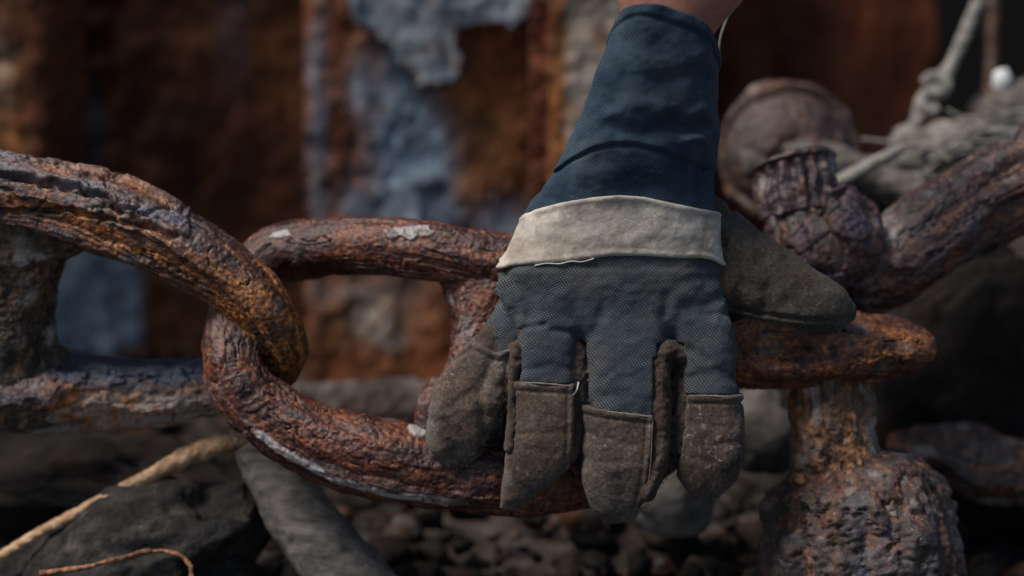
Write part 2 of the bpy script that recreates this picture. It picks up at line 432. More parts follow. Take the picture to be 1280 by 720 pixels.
def band_noise(f, U, V, W_, amp, sc, oct=3, seed=0, reach=8):
    """add noise to the field only near its surface"""
    f = np.ascontiguousarray(f); m = np.abs(f) < reach
    U, V, W_ = np.broadcast_arrays(U, V, W_)
    P = np.stack([U[m] / sc[0], V[m] / sc[1], W_[m] / sc[2]], -1); f[m] += amp * fbm(P, oct, seed); return f
def curve_d(U, V, pts):
    """distance in (u,v) to a polyline"""
    d = None
    for (a, b), (c, e) in zip(pts[:-1], pts[1:]):
        dx, dy = c - a, e - b; t = np.clip(((U - a) * dx + (V - b) * dy) / (dx * dx + dy * dy), 0, 1)
        q = np.sqrt((U - a - t * dx) ** 2 + (V - b - t * dy) ** 2); d = q if d is None else np.minimum(d, q)
    return d

BL = [(0, 778), (30, 768), (60, 755), (90, 745), (150, 722), (200, 699), (235, 679), (262, 664), (300, 641), (330, 629), (370, 630), (400, 634), (440, 645), (460, 655)]
BR = [(0, 893), (30, 894), (60, 897), (120, 897), (180, 893), (230, 888), (262, 893), (300, 896), (330, 899), (370, 905), (410, 911), (450, 918), (500, 924)]
BWC = [(0, 72), (60, 58), (150, 30), (260, 4), (330, -2), (430, 0), (500, -6)]
BB = [(0, 58), (100, 64), (200, 60), (260, 52), (330, 44), (400, 36), (440, 26), (470, 16)]

def near(p):
    """photo pixel on the sleeve -> design coordinates at the sleeve's own distance"""
    v = p[1]; k = 1 - (np.interp(v, [a for a, _ in BWC0], [b for _, b in BWC0]) + .45 * np.interp(v, [a for a, _ in BB], [b for _, b in BB]) - 25) / 1775
    return (640 + (p[0] - 640) * k, 360 + (v - 360) * k)
BWC0 = list(BWC)
def tabn(t, isv=True):
    return [(near((u, v))[1], near((u, v))[0]) for v, u in t]
BL = tabn(BL); BR = tabn(BR)
ROT = Matrix(((RGT[0], UPV[0], -FWD[0]), (RGT[1], UPV[1], -FWD[1]), (RGT[2], UPV[2], -FWD[2]))).to_4x4()
ORG = (820, 330)
def design(Vt):
    return np.stack([(Vt[:, 0] - ORG[0]) * S, (ORG[1] - Vt[:, 1]) * S, Vt[:, 2] * S], 1)
def net_obj(name, f, org, h, mat, parent=None):
    V, F = surface_nets(f, org, h)
    F = F[:, ::-1]        # v points down: mirrored frame
    me = raw_mesh(name, design(V), F); me.materials.append(mat)
    return link(bpy.data.objects.new(name, me), parent)

H = 1.5
# the person: one continuous forearm, wrist and hand, inside the glove from the cuff down
FL = {  # finger lofts: left, right, centre depth, half depth, by v
 'ring': dict(L=[(400, 640), (430, 643), (480, 645), (520, 643), (560, 638), (590, 634), (615, 629), (634, 629)],
              R=[(400, 727), (430, 733), (480, 735), (520, 734), (560, 722), (590, 704), (610, 684), (625, 660), (636, 645)],
              wc=[(400, 0), (480, 4), (560, -2), (635, -14)], b=[(400, 30), (480, 29), (560, 26), (600, 22), (625, 14), (636, 3)]),
 'middle': dict(L=[(400, 728), (430, 731), (510, 731), (590, 731), (620, 735), (640, 745), (652, 762)],
              R=[(400, 838), (470, 839), (540, 839), (575, 837), (600, 828), (625, 814), (645, 798), (654, 785)],
              wc=[(400, 2), (480, 7), (560, 2), (650, -12)], b=[(400, 34), (480, 34), (580, 32), (620, 26), (645, 16), (655, 3)]),
 'index': dict(L=[(400, 840), (440, 843), (540, 842), (585, 846), (605, 855), (620, 870)],
              R=[(400, 911), (440, 917), (490, 923), (540, 925), (580, 924), (603, 915), (618, 900), (626, 892)],
              wc=[(400, 0), (480, 4), (560, 0), (625, -12)], b=[(400, 30), (500, 30), (580, 27), (605, 20), (620, 10), (627, 2)]),
 'pinky': dict(L=[(395, 606), (425, 590), (440, 577), (460, 562), (480, 551), (500, 544), (520, 540), (545, 537), (572, 537), (582, 545), (592, 560)],
              R=[(395, 655), (425, 652), (440, 648), (460, 642), (480, 638), (500, 634), (520, 626), (540, 614), (560, 602), (578, 586), (592, 570)],
              wc=[(395, -18), (440, -14), (500, -14), (560, -24), (592, -34)], b=[(395, 24), (440, 27), (500, 28), (550, 24), (575, 16), (592, 3)])}
def finger(k, U, V, W_, n=2.8):
    d = FL[k]; f = loft(U, V, W_, d['L'], d['R'], d['wc'], d['b'], n, 5)
    return smax(f, V - d['L'][-1][0] - 2, 4)
def body(U, V, W_):
    return loft(U, V, W_, BL, BR, BWC, BB, 2.35)

def build_person():
    # skin: forearm narrower than the cuff, running on up out of the frame, hand inside the glove
    h = 4.0
    U, V, W_, org = gridf(540, 1000, -420, 640, -90, 260, h)
    sk_l = [(-420, 780), (-200, 762), (-40, 758), (20, 768), (60, 782), (100, 770), (230, 715), (330, 660), (420, 668)]
    sk_r = [(-420, 990), (-200, 965), (-40, 940), (18, 918), (46, 886), (70, 877), (100, 872), (230, 868), (330, 880), (420, 890)]
    sk_w = [(-420, 190), (-200, 140), (0, 72), (60, 58), (150, 30), (260, 2), (330, -8), (430, -14)]
    sk_b = [(-420, 80), (-200, 72), (0, 50), (200, 40), (330, 26), (420, 14)]
    f = loft(U, V, W_, sk_l, sk_r, sk_w, sk_b, 2.1, 12); f = smax(f, V - 440, 20); f = smax(f, -400 - V, 10)
    for k in FL:
        d = FL[k]; g = finger(k, U, V, W_, 2.1) + 9; g = smax(g, 420 - V, 10); f = smin(f, g, 3)
    # thumb inside its sleeve
    g = loft(V, U, W_, [(840, 270), (900, 270), (1000, 340), (1060, 378)], [(840, 340), (900, 370), (1000, 398), (1060, 400)], [(840, -5), (1060, -22)], [(840, 16), (1000, 16), (1060, 6)], 2.1, 10)
    g = smax(smax(g, U - 1055, 8), 830 - U, 10); f = smin(f, g, 6)
    t = NT('skin'); n = t.noise(120, 6, .6); c = t.ramp(n, [(.3, (.30, .12, .085)), (.7, (.42, .19, .14))])
    bb = t.bump(t.noise(500, 4, .6), .4, .0006); t.b.inputs['Subsurface Weight'].default_value = .08; t.b.inputs['Subsurface Radius'].default_value = (.004, .0015, .001)
    skin = t.done(c, .5, bb, .4)
    p = net_obj('person', f, org, h, skin)
    p.location = (RGT * (ORG[0] - 640) * S + UPV * (360 - ORG[1]) * S); p.rotation_euler = ROT.to_euler()
    tag(p, "bare forearm reaching down, hand in a blue denim and brown suede work glove", 'person')

    # glove root part: the denim back of the hand
    h = H
    U, V, W_, org = gridf(600, 945, 300, 525, -60, 62, h)
    f = body(U, V, W_) - 1.8 * sstep(410, 360, V) * sstep(333, 343, V); f = smax(f, V - 447, 14); f0 = f
    for k, kk in (('ring', 10), ('middle', 10), ('index', 10)):
        f = smin(f, smax(finger(k, U, V, W_), 400 - V, 10), kk)
    # pulled folds above each finger gap, knuckle swells, and puckers
    for (uu, vv, a) in ((725, 428, 9), (641, 422, 7), (838, 432, 9)):
        f = f + a * np.exp(-((U - uu) / 9) ** 2 - np.where(V < vv, ((V - vv) / 22), 0) ** 2) * (W_ > -10)
    for pts, a, s_ in (([(727, 430), (712, 415), (690, 412)], 3.0, 5), ([(727, 430), (745, 405), (752, 380)], 2.2, 7), ([(838, 430), (826, 400), (830, 370)], 3.2, 7),
                       ([(641, 420), (655, 410), (680, 405)], 3.0, 4), ([(838, 432), (860, 436), (880, 448)], 2.6, 6), ([(905, 365), (880, 380), (850, 385)], 2.0, 8),
                       ([(905, 350), (880, 345), (845, 352)], 1.6, 7), ([(640, 345), (660, 370), (662, 400)], 1.6, 8), ([(735, 500), (770, 490), (815, 500)], 1.2, 6),
                       ([(652, 462), (690, 455), (716, 462)], 1.6, 5), ([(855, 470), (890, 462), (920, 474)], 1.5, 6), ([(700, 330), (720, 360), (716, 395)], 1.3, 8)):
        f = f + a * np.exp(-(curve_d(U, V, pts) / s_) ** 2) * (W_ > -10)
    for (uu, vv, ru, rv, a) in ((690, 440, 26, 18, 3), (782, 438, 34, 26, 4), (884, 445, 26, 24, 3), (785, 360, 50, 30, 1.5)):
        f = f - a * np.exp(-((U - uu) / ru) ** 2 - ((V - vv) / rv) ** 2)
    f = band_noise(f, U, V, W_, 1.6, (34, 26, 30), 3, 5, 10)
    f = band_noise(f, U, V, W_, .3, (11, 8, 10), 2, 9, 10)
    # finger-zone outline of the panel, with its own hem line
    hem = np.interp(U, [640, 648, 716, 724, 730, 812, 824, 850, 925], [474, 476, 478, 480, 508, 517, 517, 490, 492]).astype(np.float32)
    f = smax(f, V - hem, 2)
    pan = np.minimum(np.minimum(np.maximum(648 - U, U - 722), np.maximum(732 - U, U - np.where(V < 445, 818, 813))), np.maximum(852 - U, U - 940))
    pan = np.where(V < 432, np.minimum(pan, V - 428 + 0 * U), pan)
    f = smax(f, pan, 3)
    f = np.where(V > 432, smax(f, -14 - W_, 3), f)
    f = smax(f, 312 - V, 2)
    gl = net_obj('glove', f, org, h, M['denim'], p)
    tag(gl, 'blue denim back of the work glove')

    # rough suede underside and finger sides
    U, V, W_, org = gridf(525, 945, 372, 664, -78, 48, h)
    f = None
    for k in FL:
        g = finger(k, U, V, W_) + 3.5; g = smax(g, 404 - V, 8); f = g if f is None else np.minimum(f, g)
    pl = smax(smax(body(U, V, W_) + 3, V - 448, 14), 385 - V, 5); pl = smax(pl, W_ + 6, 4)
    f = smin(f, pl, 6)
    # padded fourchette edges that bulge between the fingers
    for pts, r, w0 in (([(723, 436), (727, 470), (726, 520), (716, 570)], 7.0, 6), ([(832, 437), (826, 445), (824, 470), (825, 530), (820, 580), (808, 612)], 11.5, 19), ([(846, 450), (849, 500), (846, 560)], 7, 8),
                   ([(644, 434), (642, 470), (641, 520), (637, 560)], 7, 12), ([(830, 438), (838, 433), (848, 446)], 6, 26)):
        w1 = w0 + np.interp(V, [430, 580, 650], [0, -4, -w0 * .8]).astype(np.float32); d = np.sqrt(curve_d(U, V, pts) ** 2 + (W_ - w1) ** 2 * .35) - r; f = smin(f, d, 9)
    f = band_noise(f, U, V, W_, 1.6, (18, 18, 18), 3, 31, 8); f = band_noise(f, U, V, W_, .7, (5, 5, 5), 2, 37, 8)
    o = net_obj('suede_palm', f, org, h, M['suede_dark'], gl)

    # leather tips
    def tip(name, k, box, hemf, ul, ur, mat, grow=2.6, wcut=-10, seed=1, extra=None):
        U, V, W_, org = gridf(*box, 1.25)
        f = finger(k, U, V, W_) - grow
        if extra: f = extra(f, U, V, W_)
        hm = hemf(U)
        f = f - 1.3 * np.exp(-((V - hm - 4) / 3.5) ** 2) * (W_ > -5)          # turned, stitched edge
        f = f + 1.3 * np.exp(-((V - hm - 11) / 2.2) ** 2) * (W_ > -5)
        f = band_noise(f, U, V, W_, 1.3, (26, 30, 26), 2, seed, 8); f = band_noise(f, U, V, W_, .3, (5, 5, 5), 2, seed + 4, 8)
        for dv, a_, sl in ((38, 1.6, .12), (62, 1.3, -.10), (84, 1.0, .15)):
            f = f + a_ * np.exp(-((V - hm - dv - sl * (U - U.mean())) / 4.5) ** 2) * (W_ > 0) * (.5 + .5 * vnoise(np.stack(np.broadcast_arrays(U / 14, V * 0 + dv, U * 0), -1), seed))
        ed = 1.2 * fn(U, V, 0 * U, (7, 7, 9), 2, seed + 8)
        f = smax(f, hm + ed - V, 1.5)
        f = f - 1.1 * np.exp(-((U - lut(V, ur, 3) + 3) / 2.5) ** 2) * (W_ > 0) + 1.0 * np.exp(-((U - lut(V, ur, 3) + 9) / 2) ** 2) * (W_ > 0)
        f = smax(f, lut(V, ul, 3) + ed - U, 1.5); f = smax(f, U - lut(V, ur, 3) + ed, 1.5); f = smax(f, wcut - W_, 2)
        net_obj(name, f, org, 1.25, mat, gl)
    def hring(U): return np.interp(U, [640, 650, 716, 722], [475, 476, 479, 482]).astype(np.float32)
    def hmid(U): return np.interp(U, [728, 745, 812], [504, 508, 516]).astype(np.float32)
    def hidx(U): return np.interp(U, [848, 925], [491, 491]).astype(np.float32)
    tip('suede_fingertip', 'ring', (612, 732, 468, 650, -34, 42), hring, [(470, 640), (640, 600)], [(470, 717), (560, 716), (600, 712), (650, 712)], M['suede'], seed=41)
    tip('suede_fingertip', 'middle', (718, 832, 496, 668, -34, 50), hmid, [(500, 700), (650, 700)], [(505, 814), (560, 811), (610, 806), (640, 798), (660, 792)], M['suede'], seed=51)
    tip('suede_fingertip', 'index', (834, 940, 482, 640, -34, 46), hidx, [(490, 856), (560, 850), (600, 845), (640, 845)], [(490, 990), (640, 990)], M['suede_scuffed'], seed=61)
    def pex(f, U, V, W_):   # creased, lumpy little finger
        f = f + 3 * np.exp(-(curve_d(U, V, [(615, 450), (600, 490), (606, 540)]) / 6) ** 2) * (W_ > -15)
        return band_noise(f, U, V, W_, 2.5, (26, 34, 20), 2, 71, 10)
    def hpk(U): return np.interp(U, [560, 590, 606, 622, 640, 655], [445, 425, 433, 441, 432, 424]).astype(np.float32)
    tip('suede_fingertip', 'pinky', (524, 660, 412, 604, -58, 24), hpk, [(400, 500), (600, 500)], [(400, 648), (480, 640), (600, 640)], M['suede_pale'], seed=81, wcut=-40, extra=pex)

    # denim patch at the root of the little finger
    U, V, W_, org = gridf(588, 662, 360, 452, -48, 20, h)
    f = finger('pinky', U, V, W_) + .5
    f = smin(f, smax(body(U, V, W_) + 1, 350 - V, 3), 6)
    f = loft(U, V, W_, [(370, 628), (400, 610), (425, 600), (450, 596)], [(370, 660), (450, 660)], [(370, -16), (450, -14)], [(370, 14), (400, 22), (450, 24)], 2.2, 5)
    f = band_noise(f, U, V, W_, 1.4, (14, 14, 14), 2, 88, 8); f = smax(f, V - 446, 2)
    net_obj('denim_finger_root', f, org, h, M['denim'], gl)

    # pale canvas knuckle band
    U, V, W_, org = gridf(615, 912, 236, 345, -66, 72, h)
    f = body(U, V, W_) - 2.2
    f = band_noise(f, U, V, W_, 1.5, (46, 30, 30), 2, 91, 9); f = band_noise(f, U, V, W_, .3, (8, 8, 8), 2, 95, 9)
    lo = (np.interp(U, [625, 640, 680, 720, 760, 800, 850, 872, 888, 905], [337, 333, 330, 326, 321, 321, 324, 323, 326, 334])).astype(np.float32)
    up = (np.interp(U, [640, 665, 700, 740, 770, 800, 840, 870, 895], [272, 264, 256, 250, 248, 250, 258, 263, 265])).astype(np.float32)
    lo = np.where(W_ > -5, lo, 328); up = np.where(W_ > -5, up, 262)
    f = f - .9 * np.exp(-((V - lo + 4) / 3) ** 2) - .9 * np.exp(-((V - up - 4) / 3) ** 2)
    f = smax(f, V - lo, 2); f = smax(f, up - V, 2)
    t = NT('canvas'); n = t.noise(60, 8, .7, .4); c = t.ramp(n, [(.3, (.20, .17, .14)), (.45, (.43, .38, .325)), (.65, (.62, .56, .48))])
    st = t.ramp(t.noise(230, 8, .8, off=5), [(.38, 0), (.56, 1)]); c = t.mix(st, t.mix(.5, c, (.22, .20, .175), 'MIX'), c)
    c = t.mix(t.ramp(t.noise(30, 3, .6, off=9), [(.55, 0), (.75, .45)]), c, (.25, .17, .11))
    b = t.bump(t.noise(700, 5, .7), .5, .0006); b = t.bump(t.noise(110, 6, .65, .5), .3, .0012, b)
    net_obj('canvas_band', f, org, h, t.done(c, .9, b, .2), gl)

    # gauntlet cuff
    U, V, W_, org = gridf(655, 912, 2, 280, -72, 145, h)
    f = body(U, V, W_)
    seam = [near(q) for q in [(640, 250), (690, 217), (715, 200), (740, 189), (765, 184), (790, 185), (815, 191), (840, 200), (865, 209), (900, 216)]]
    sv = np.interp(U, [p[0] for p in seam], [p[1] for p in seam]).astype(np.float32)
    front = sstep(4, 30, W_ - lut(V, BWC)) * sstep(-3, -20, U - lut(V, BR))
    f = f - 2.6 * sstep(3, -3, V - sv) * front                                 # upper sleeve laps over the lower
    f = f + 2.2 * np.exp(-((V - sv - 3) / 3.0) ** 2) * front
    for pts, a, s_ in (([(897, 165), (872, 160), (850, 167), (835, 158)], 11, 9), ([(835, 158), (800, 172), (770, 170)], 5.0, 10), ([(895, 185), (870, 178), (852, 180)], -4.5, 8), ([(760, 160), (735, 175), (712, 190)], 2.5, 8), ([(780, 100), (820, 110), (860, 98), (885, 108)], 3.5, 10),
                       ([(770, 120), (800, 118), (830, 128)], 2.6, 12), ([(890, 80), (872, 100), (862, 125)], 3.0, 11), ([(785, 60), (775, 110), (745, 150)], 1.8, 14),
                       ([(897, 140), (880, 142), (862, 150)], -3.5, 8), ([(745, 205), (760, 240)], 2.2, 8), ([(845, 215), (850, 245)], 2.2, 8), ([(720, 225), (790, 212), (850, 232)], -1.5, 9),
                       ([(755, 150), (790, 138), (820, 146)], -2.4, 9), ([(805, 86), (840, 92), (862, 84)], -1.8, 12), ([(870, 205), (895, 240)], 3, 8), ([(890, 60), (897, 110)], 2.5, 6)):
        f = f + a * np.exp(-(curve_d(U, V, [near(q) for q in pts]) / s_) ** 2) * front
    f = band_noise(f, U, V, W_, 3.2, (60, 60, 44), 2, 101, 12); f = band_noise(f, U, V, W_, .8, (18, 12, 16), 2, 107, 12)
    topv = 58 + .22 * (U - 828) - .42 * (W_ - 70)
    hemd = V - topv
    f = f - 2.2 * sstep(15, 11, hemd) + 1.2 * np.exp(-((hemd - 16) / 2.5) ** 2)
    f = smax(f, -hemd, 2.5); f = smax(f, V - 268, 2)
    hol = body(U, V, W_) + 6; f = np.maximum(f, -np.maximum(hol, hemd - 60))
    net_obj('cuff', f, org, h, M['cuff'], gl)

    # thumb sleeve
    U, V, W_, org = gridf(846, 1092, 226, 428, -72, 34, h)
    tp = [(850, 232), (885, 240), (905, 250), (940, 277), (1000, 320), (1040, 347), (1062, 361), (1078, 385)]
    bt = [(850, 380), (885, 386), (910, 392), (960, 405), (1000, 411), (1040, 415), (1062, 412), (1078, 400)]
    f = loft(V, U, W_, tp, bt, [(850, -18), (1000, -22), (1080, -30)], [(850, 34), (960, 33), (1030, 28), (1060, 20), (1078, 5)], 2.3, 6)
    f = smax(f, U - 1079, 6); f = smax(f, 852 - U, 3)
    d = curve_d(U, V, [(905, 380), (950, 392), (1000, 399), (1040, 402), (1062, 398)]); f = f + 3.0 * np.exp(-(d / 3.0) ** 2) * (W_ > -20)
    for pts, a, s_ in (([(900, 300), (930, 340), (925, 380)], 3, 10), ([(945, 300), (962, 350), (955, 385)], 2.6, 8), ([(915, 262), (905, 300)], 3.5, 6), ([(985, 325), (1000, 360)], 2.0, 8), ([(905, 330), (925, 350), (950, 362)], 2.5, 7)):
        f = f + a * np.exp(-(curve_d(U, V, pts) / s_) ** 2)
    f = band_noise(f, U, V, W_, 2.2, (40, 34, 34), 2, 121, 9); f = band_noise(f, U, V, W_, .4, (6, 6, 6), 2, 127, 9)
    net_obj('suede_thumb', f, org, h, M['thumb'], gl)

    # threads: the row of white stitching under the band and one loose end
    def thread(name, pts, r, col, nseg=6):
        P = catmull(np.array(pts, float), len(pts) * 6, False); n = len(P)
        T = np.gradient(P, axis=0); T /= np.linalg.norm(T, axis=1)[:, None]
        A = np.cross(T, (0.1, .2, 1)); A /= np.linalg.norm(A, axis=1)[:, None]; B = np.cross(T, A)
        th = np.arange(nseg) * 2 * math.pi / nseg
        Vt = P[:, None] + r * (A[:, None] * np.cos(th)[None, :, None] + B[:, None] * np.sin(th)[None, :, None])
        me = raw_mesh(name, design(Vt.reshape(-1, 3)), grid_faces(n, nseg, False, True)); me.materials.append(col)
        link(bpy.data.objects.new(name, me), gl)
    thr = simple_mat('thread', [(.3, (.35, .33, .29)), (.7, (.6, .57, .52))], 300)
    def fuzz(name, pts, spread, n, ln, direction, mat, r0=.45):
        rng = np.random.RandomState(len(pts) + n); Vs = []; Fs = []
        P = catmull(np.array(pts, float), 200, False)
        for i in range(n):
            b = P[rng.randint(200)] + rng.normal(0, spread, 3) * (1, 1, .8); d = np.array(direction, float) + rng.normal(0, .55, 3); d /= np.linalg.norm(d); L_ = ln * rng.uniform(.4, 1.2)
            e = np.cross(d, (.3, .2, 1)); e /= np.linalg.norm(e); g = np.cross(d, e); bend = rng.normal(0, .25, 3) * L_
            k0 = 4 * len(Fs) // 4 if False else sum(len(x) for x in Vs)
            ring = lambda c, r: [c + r * e, c + r * (-.5 * e + .87 * g), c + r * (-.5 * e - .87 * g)]
            vv = ring(b - d * 2, r0) + ring(b + d * L_ * .5 + bend * .4, r0 * .8) + [b + d * L_ + bend]
            Vs.append(vv)
            for a, c in ((0, 1), (1, 2), (2, 0)): Fs += [(k0 + a, k0 + c, k0 + 3 + c), (k0 + a, k0 + 3 + c, k0 + 3 + a), (k0 + 3 + a, k0 + 3 + c, k0 + 6)]
        me = raw_mesh(name, design(np.array([x for v_ in Vs for x in v_])), np.array(Fs)); me.materials.append(mat); link(bpy.data.objects.new(name, me), gl)
    fuzz('suede_fuzz', [(634, 470, 6), (630, 500, 4), (612, 535, -6), (592, 562, -14), (566, 588, -22)], 3.4, 1100, 9, (.8, .7, .2), M['suede'])
    fuzz('suede_fuzz', [(832, 450, 12), (838, 500, 8), (838, 570, 4), (826, 600, 2), (800, 640, -4)], 2.6, 260, 4, (.8, .3, .3), M['suede_dark'], .35)
    fuzz('suede_fuzz', [(727, 450, 4), (729, 520, 2), (716, 570, -4)], 2.6, 220, 4, (.5, .3, .5), M['suede_dark'], .35)
    fuzz('suede_fuzz', [(845, 450, 6), (846, 520, 2), (848, 590, -4)], 2.4, 260, 4.5, (-.8, .3, .3), M['suede_dark'], .35)
    def surf_w(u, v):
        L = np.interp(v, *zip(*BL)); R = np.interp(v, *zip(*BR)); c = (L + R) / 2; a = (R - L) / 2
        return np.interp(v, *zip(*BWC)) + np.interp(v, *zip(*BB)) * max(0, 1 - abs((u - c) / a) ** 2.35) ** (1 / 2.35)
    def fw(k, u, v):
        d = FL[k]; g = lambda t: np.interp(v, *zip(*d[t])); c = (g('L') + g('R')) / 2; a = (g('R') - g('L')) / 2
        return g('wc') + g('b') * max(0, 1 - abs((u - c) / a) ** 2.8) ** (1 / 2.8)
    edge = simple_mat('cut_edge', [(.3, (.10, .09, .08)), (.7, (.24, .215, .19))], 400, off=3)
    thread('cut_edge', [(u, v, fw('ring', u, v) + 3.2) for u, v in ((650, 476.5), (670, 476.5), (690, 478), (712, 480.5))], 1.2, edge)
    thread('cut_edge', [(u, v, fw('middle', u, v) + 3.2) for u, v in ((734, 506.5), (745, 509.5), (770, 512.5), (790, 515), (810, 517.5))], 1.2, edge)
    thread('cut_edge', [(u, v, fw('index', u, v) + 3.2) for u, v in ((858, 492.5), (880, 492), (900, 493), (918, 492.5))], 1.2, edge)
    thread('cut_edge', [(u, v, fw('middle', u, v) + 4.2) for u, v in ((812, 520), (811, 545), (810, 575), (807, 605), (800, 632), (792, 648))], .55, edge)
    thread('stitching', [(u, v, surf_w(u, v) + 2.5) for u, v in ((668, 332.5), (682, 330), (698, 330.5), (712, 327.5), (726, 328), (740, 324))], .9, thr)
    thread('loose_thread', [(u, v, ww) for u, v, ww in ((722, 476, 27), (720, 484, 31), (715, 491, 32), (708, 493, 31), (706, 490, 31))], 1.1, thr)
    return p
build_person()

# ------------------------------------------------------------------ rust surface shapes
def shell(Q, s, rc, rs, seed=0, plates=None, crust=1.0, lump=6, lamel=1.0, big=110):
    """layered mill scale, granular rust and long lamellae on a forged bar"""
    a = np.stack([s / big, rc / 24, rs / 24], -1)
    wob = vnoise(Q / 22, seed + 40)[..., None] * .22
    n = fbm(a + wob * .8, 4, seed, .36)
    if plates is None: plates = np.ones_like(s)
    h = lump * fbm(Q / 85, 2, seed + 3) + .7 * fbm(Q / 24, 2, seed + 60)
    fl = 0
    for thr, hh in ((-.28, 3.2), (.02, 3.2), (.30, 3.0)):
        e = sstep(thr - .012, thr + .012, n); h = h + hh * (e - .5) * plates * lamel; fl = fl + e / 3
    cr = 1 - np.abs(vnoise(np.stack([s / 70, rc / 13, rs / 13], -1) + wob, seed + 11))
    h = h - 5.0 * sstep(.965, 1.0, cr) * lamel
    g1, g2, gi = worley(Q / 6.5, seed + 20)
    granular = np.clip(1.25 - plates + .5 * fbm(Q / 60, 2, seed + 33), .12, 1)
    h = h + crust * granular * (2.2 * (.55 - g1) + 1.6 * (gi - .5))
    h = h + .55 * fbm(Q / 6, 3, seed + 25)
    flake = np.clip(fl * plates * (.75 + .5 * gi * 0), 0, 1)
    return h, flake, n

def proj(Q):
    P = Q * S - CAMP; d = P @ FWD; k = DIST / S / d
    return 640 + (P @ RGT) * k, 360 - (P @ UPV) * k
def disp_A(Q, s, rc, rs, th):
    cx, cy = proj(Q); facing = ((Q @ -FWD) > -75)
    plates = np.clip(sstep(300, 200, cx), 0, 1) * .95 + .12
    h, fl, n = shell(Q, s, rc, rs, 3, plates, .75, 3.5, 1.05, 260)
    jx = 4 * vnoise(Q / 18, 71); jy = 4 * vnoise(Q / 14, 72)
    for pts, a, w_ in (([(-60, 214), (0, 221), (40, 226), (75, 233), (100, 239), (125, 243), (140, 251), (150, 262)], 13, 2.6), ([(-40, 262), (30, 268), (90, 264), (150, 276), (190, 286), (222, 297)], 9, 3.0),
                      ([(150, 262), (185, 268), (205, 262), (228, 262)], 6, 2.5), ([(100, 222), (125, 226), (160, 222)], 5, 2.2), ([(205, 240), (220, 246), (234, 256)], 6, 3), ([(20, 206), (60, 207), (95, 214)], 4, 2)):
        h = h - a * np.exp(-(curve_d(cx + jx, cy + jy, pts) / w_) ** 2) * facing
    up = facing * (cx < 236) * sstep(4, -3, cy + jy - np.interp(cx, [0, 75, 125, 150, 235], [221, 233, 243, 262, 300]))
    h = h + 4.5 * up; fl = np.clip(fl + .35 * up, 0, 1)
    salt = sstep(.5, .9, vnoise(Q / 30, 9)) * .2
    low = ((Q @ -FWD) < -120) * (cx < 300)
    salt = np.maximum(salt, low * sstep(478, 500, cy + 6 * vnoise(Q / 20, 5)) * .55)
    h = h + low * 4.5 * (worley(Q / 14, 66)[2] - .5) * sstep(470, 500, cy); fl = np.where(low & (cy < 485), np.maximum(fl, .8), fl)
    wet_sheen = low * sstep(486, 470, cy + 5 * vnoise(Q / 18, 6)) * sstep(40, 90, cx)  # damp gloss, plus a blue sheen painted along the bar top
    return h, {'flake': fl, 'salt': salt * (1 - wet_sheen), 'wet_sheen': wet_sheen}
def disp_B(Q, s, rc, rs, th):
    plates = np.clip(.55 + .5 * fbm(Q / 90, 2, 77), .1, 1)
    h, fl, n = shell(Q, s, rc, rs, 19, plates, .4, 4, .9, 230)
    z = Q @ UPV
    # pale salt line along the lower edge, left of the fingers
    x, y = proj(Q)
    salt = sstep(7, 2, np.abs(2 + y - np.interp(x, [300, 320, 360, 420, 490, 560], [520, 542, 571, 602, 622, 630]))) * sstep(300, 340, x) * sstep(590, 540, x) * 1.4
    salt = np.maximum(salt, sstep(.6, .9, vnoise(Q / 26, 29)) * .12)
    chip_highlight = np.maximum(blob(x, y, 512, 288, 34, 9), .8 * blob(x, y, 352, 292, 14, 6)); chip_highlight = np.maximum(chip_highlight, .9 * blob(x, y, 524, 538, 15, 7))  # pale highlight painted on the top bar, plus the chip on the lower bar
    e = sstep(.42, .48, chip_highlight + .3 * vnoise(Q / 12, 81) + .15 * vnoise(Q / 4, 82)) * ((Q @ -FWD) > -140)
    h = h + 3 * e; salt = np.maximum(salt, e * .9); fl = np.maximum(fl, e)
    return h, {'flake': fl, 'salt': np.clip(salt, 0, 1)}
def mk_disp(seed, pl=.5, crust=1.0, lump=8, lamel=1.2, big=90, salt=.4):
    def d(Q, s, rc, rs, th):
        h, fl, n = shell(Q, s, rc, rs, seed, np.clip(pl + .6 * fbm(Q / 80, 2, seed + 5), .05, 1), crust, lump, lamel, big)
        return h, {'flake': fl, 'salt': sstep(.3, .8, vnoise(Q / 30, seed + 8)) * salt}
    return d

# ------------------------------------------------------------------ chain
A_pts = [(-330, 330, -75, 40), (-250, 265, -60, 42), (-120, 232, -52, 43), (0, 240, -50, 45), (80, 254, -50, 45), (160, 280, -50, 47), (235, 312, -52, 43), (290, 348, -55, 40),
         (328, 388, -60, 38), (348, 428, -78, 37), (345, 452, -115, 35), (318, 468, -150, 34), (262, 482, -168, 37), (190, 487, -172, 42), (120, 489, -172, 47), (50, 490, -166, 50), (-60, 488, -155, 48), (-200, 476, -138, 44), (-310, 420, -105, 40)]
B_pts = [(298, 472, -60, 40), (291, 432, -66, 36), (296, 392, -92, 34), (313, 350, -128, 34), (345, 318, -140, 35), (400, 309, -122, 35), (470, 306, -98, 36), (540, 312, -88, 38), (610, 326, -90, 38), (700, 340, -100, 38),
         (790, 360, -112, 38), (850, 400, -122, 38), (872, 460, -128, 36), (848, 530, -118, 36), (790, 578, -98, 36), (720, 598, -84, 40), (640, 598, -72, 43), (560, 589, -66, 47), (490, 578, -62, 50), (420, 559, -60, 49), (360, 531, -58, 46), (320, 503, -58, 43)]
links = 'stud links of the rusty anchor chain'
a_link = tube('chain_link', A_pts, M['link_near'], disp_A, True, 1.4, 210)
tag(a_link, 'heavily flaking chain link at left, grey and orange scale, passing through its neighbour', 'chain link', links)
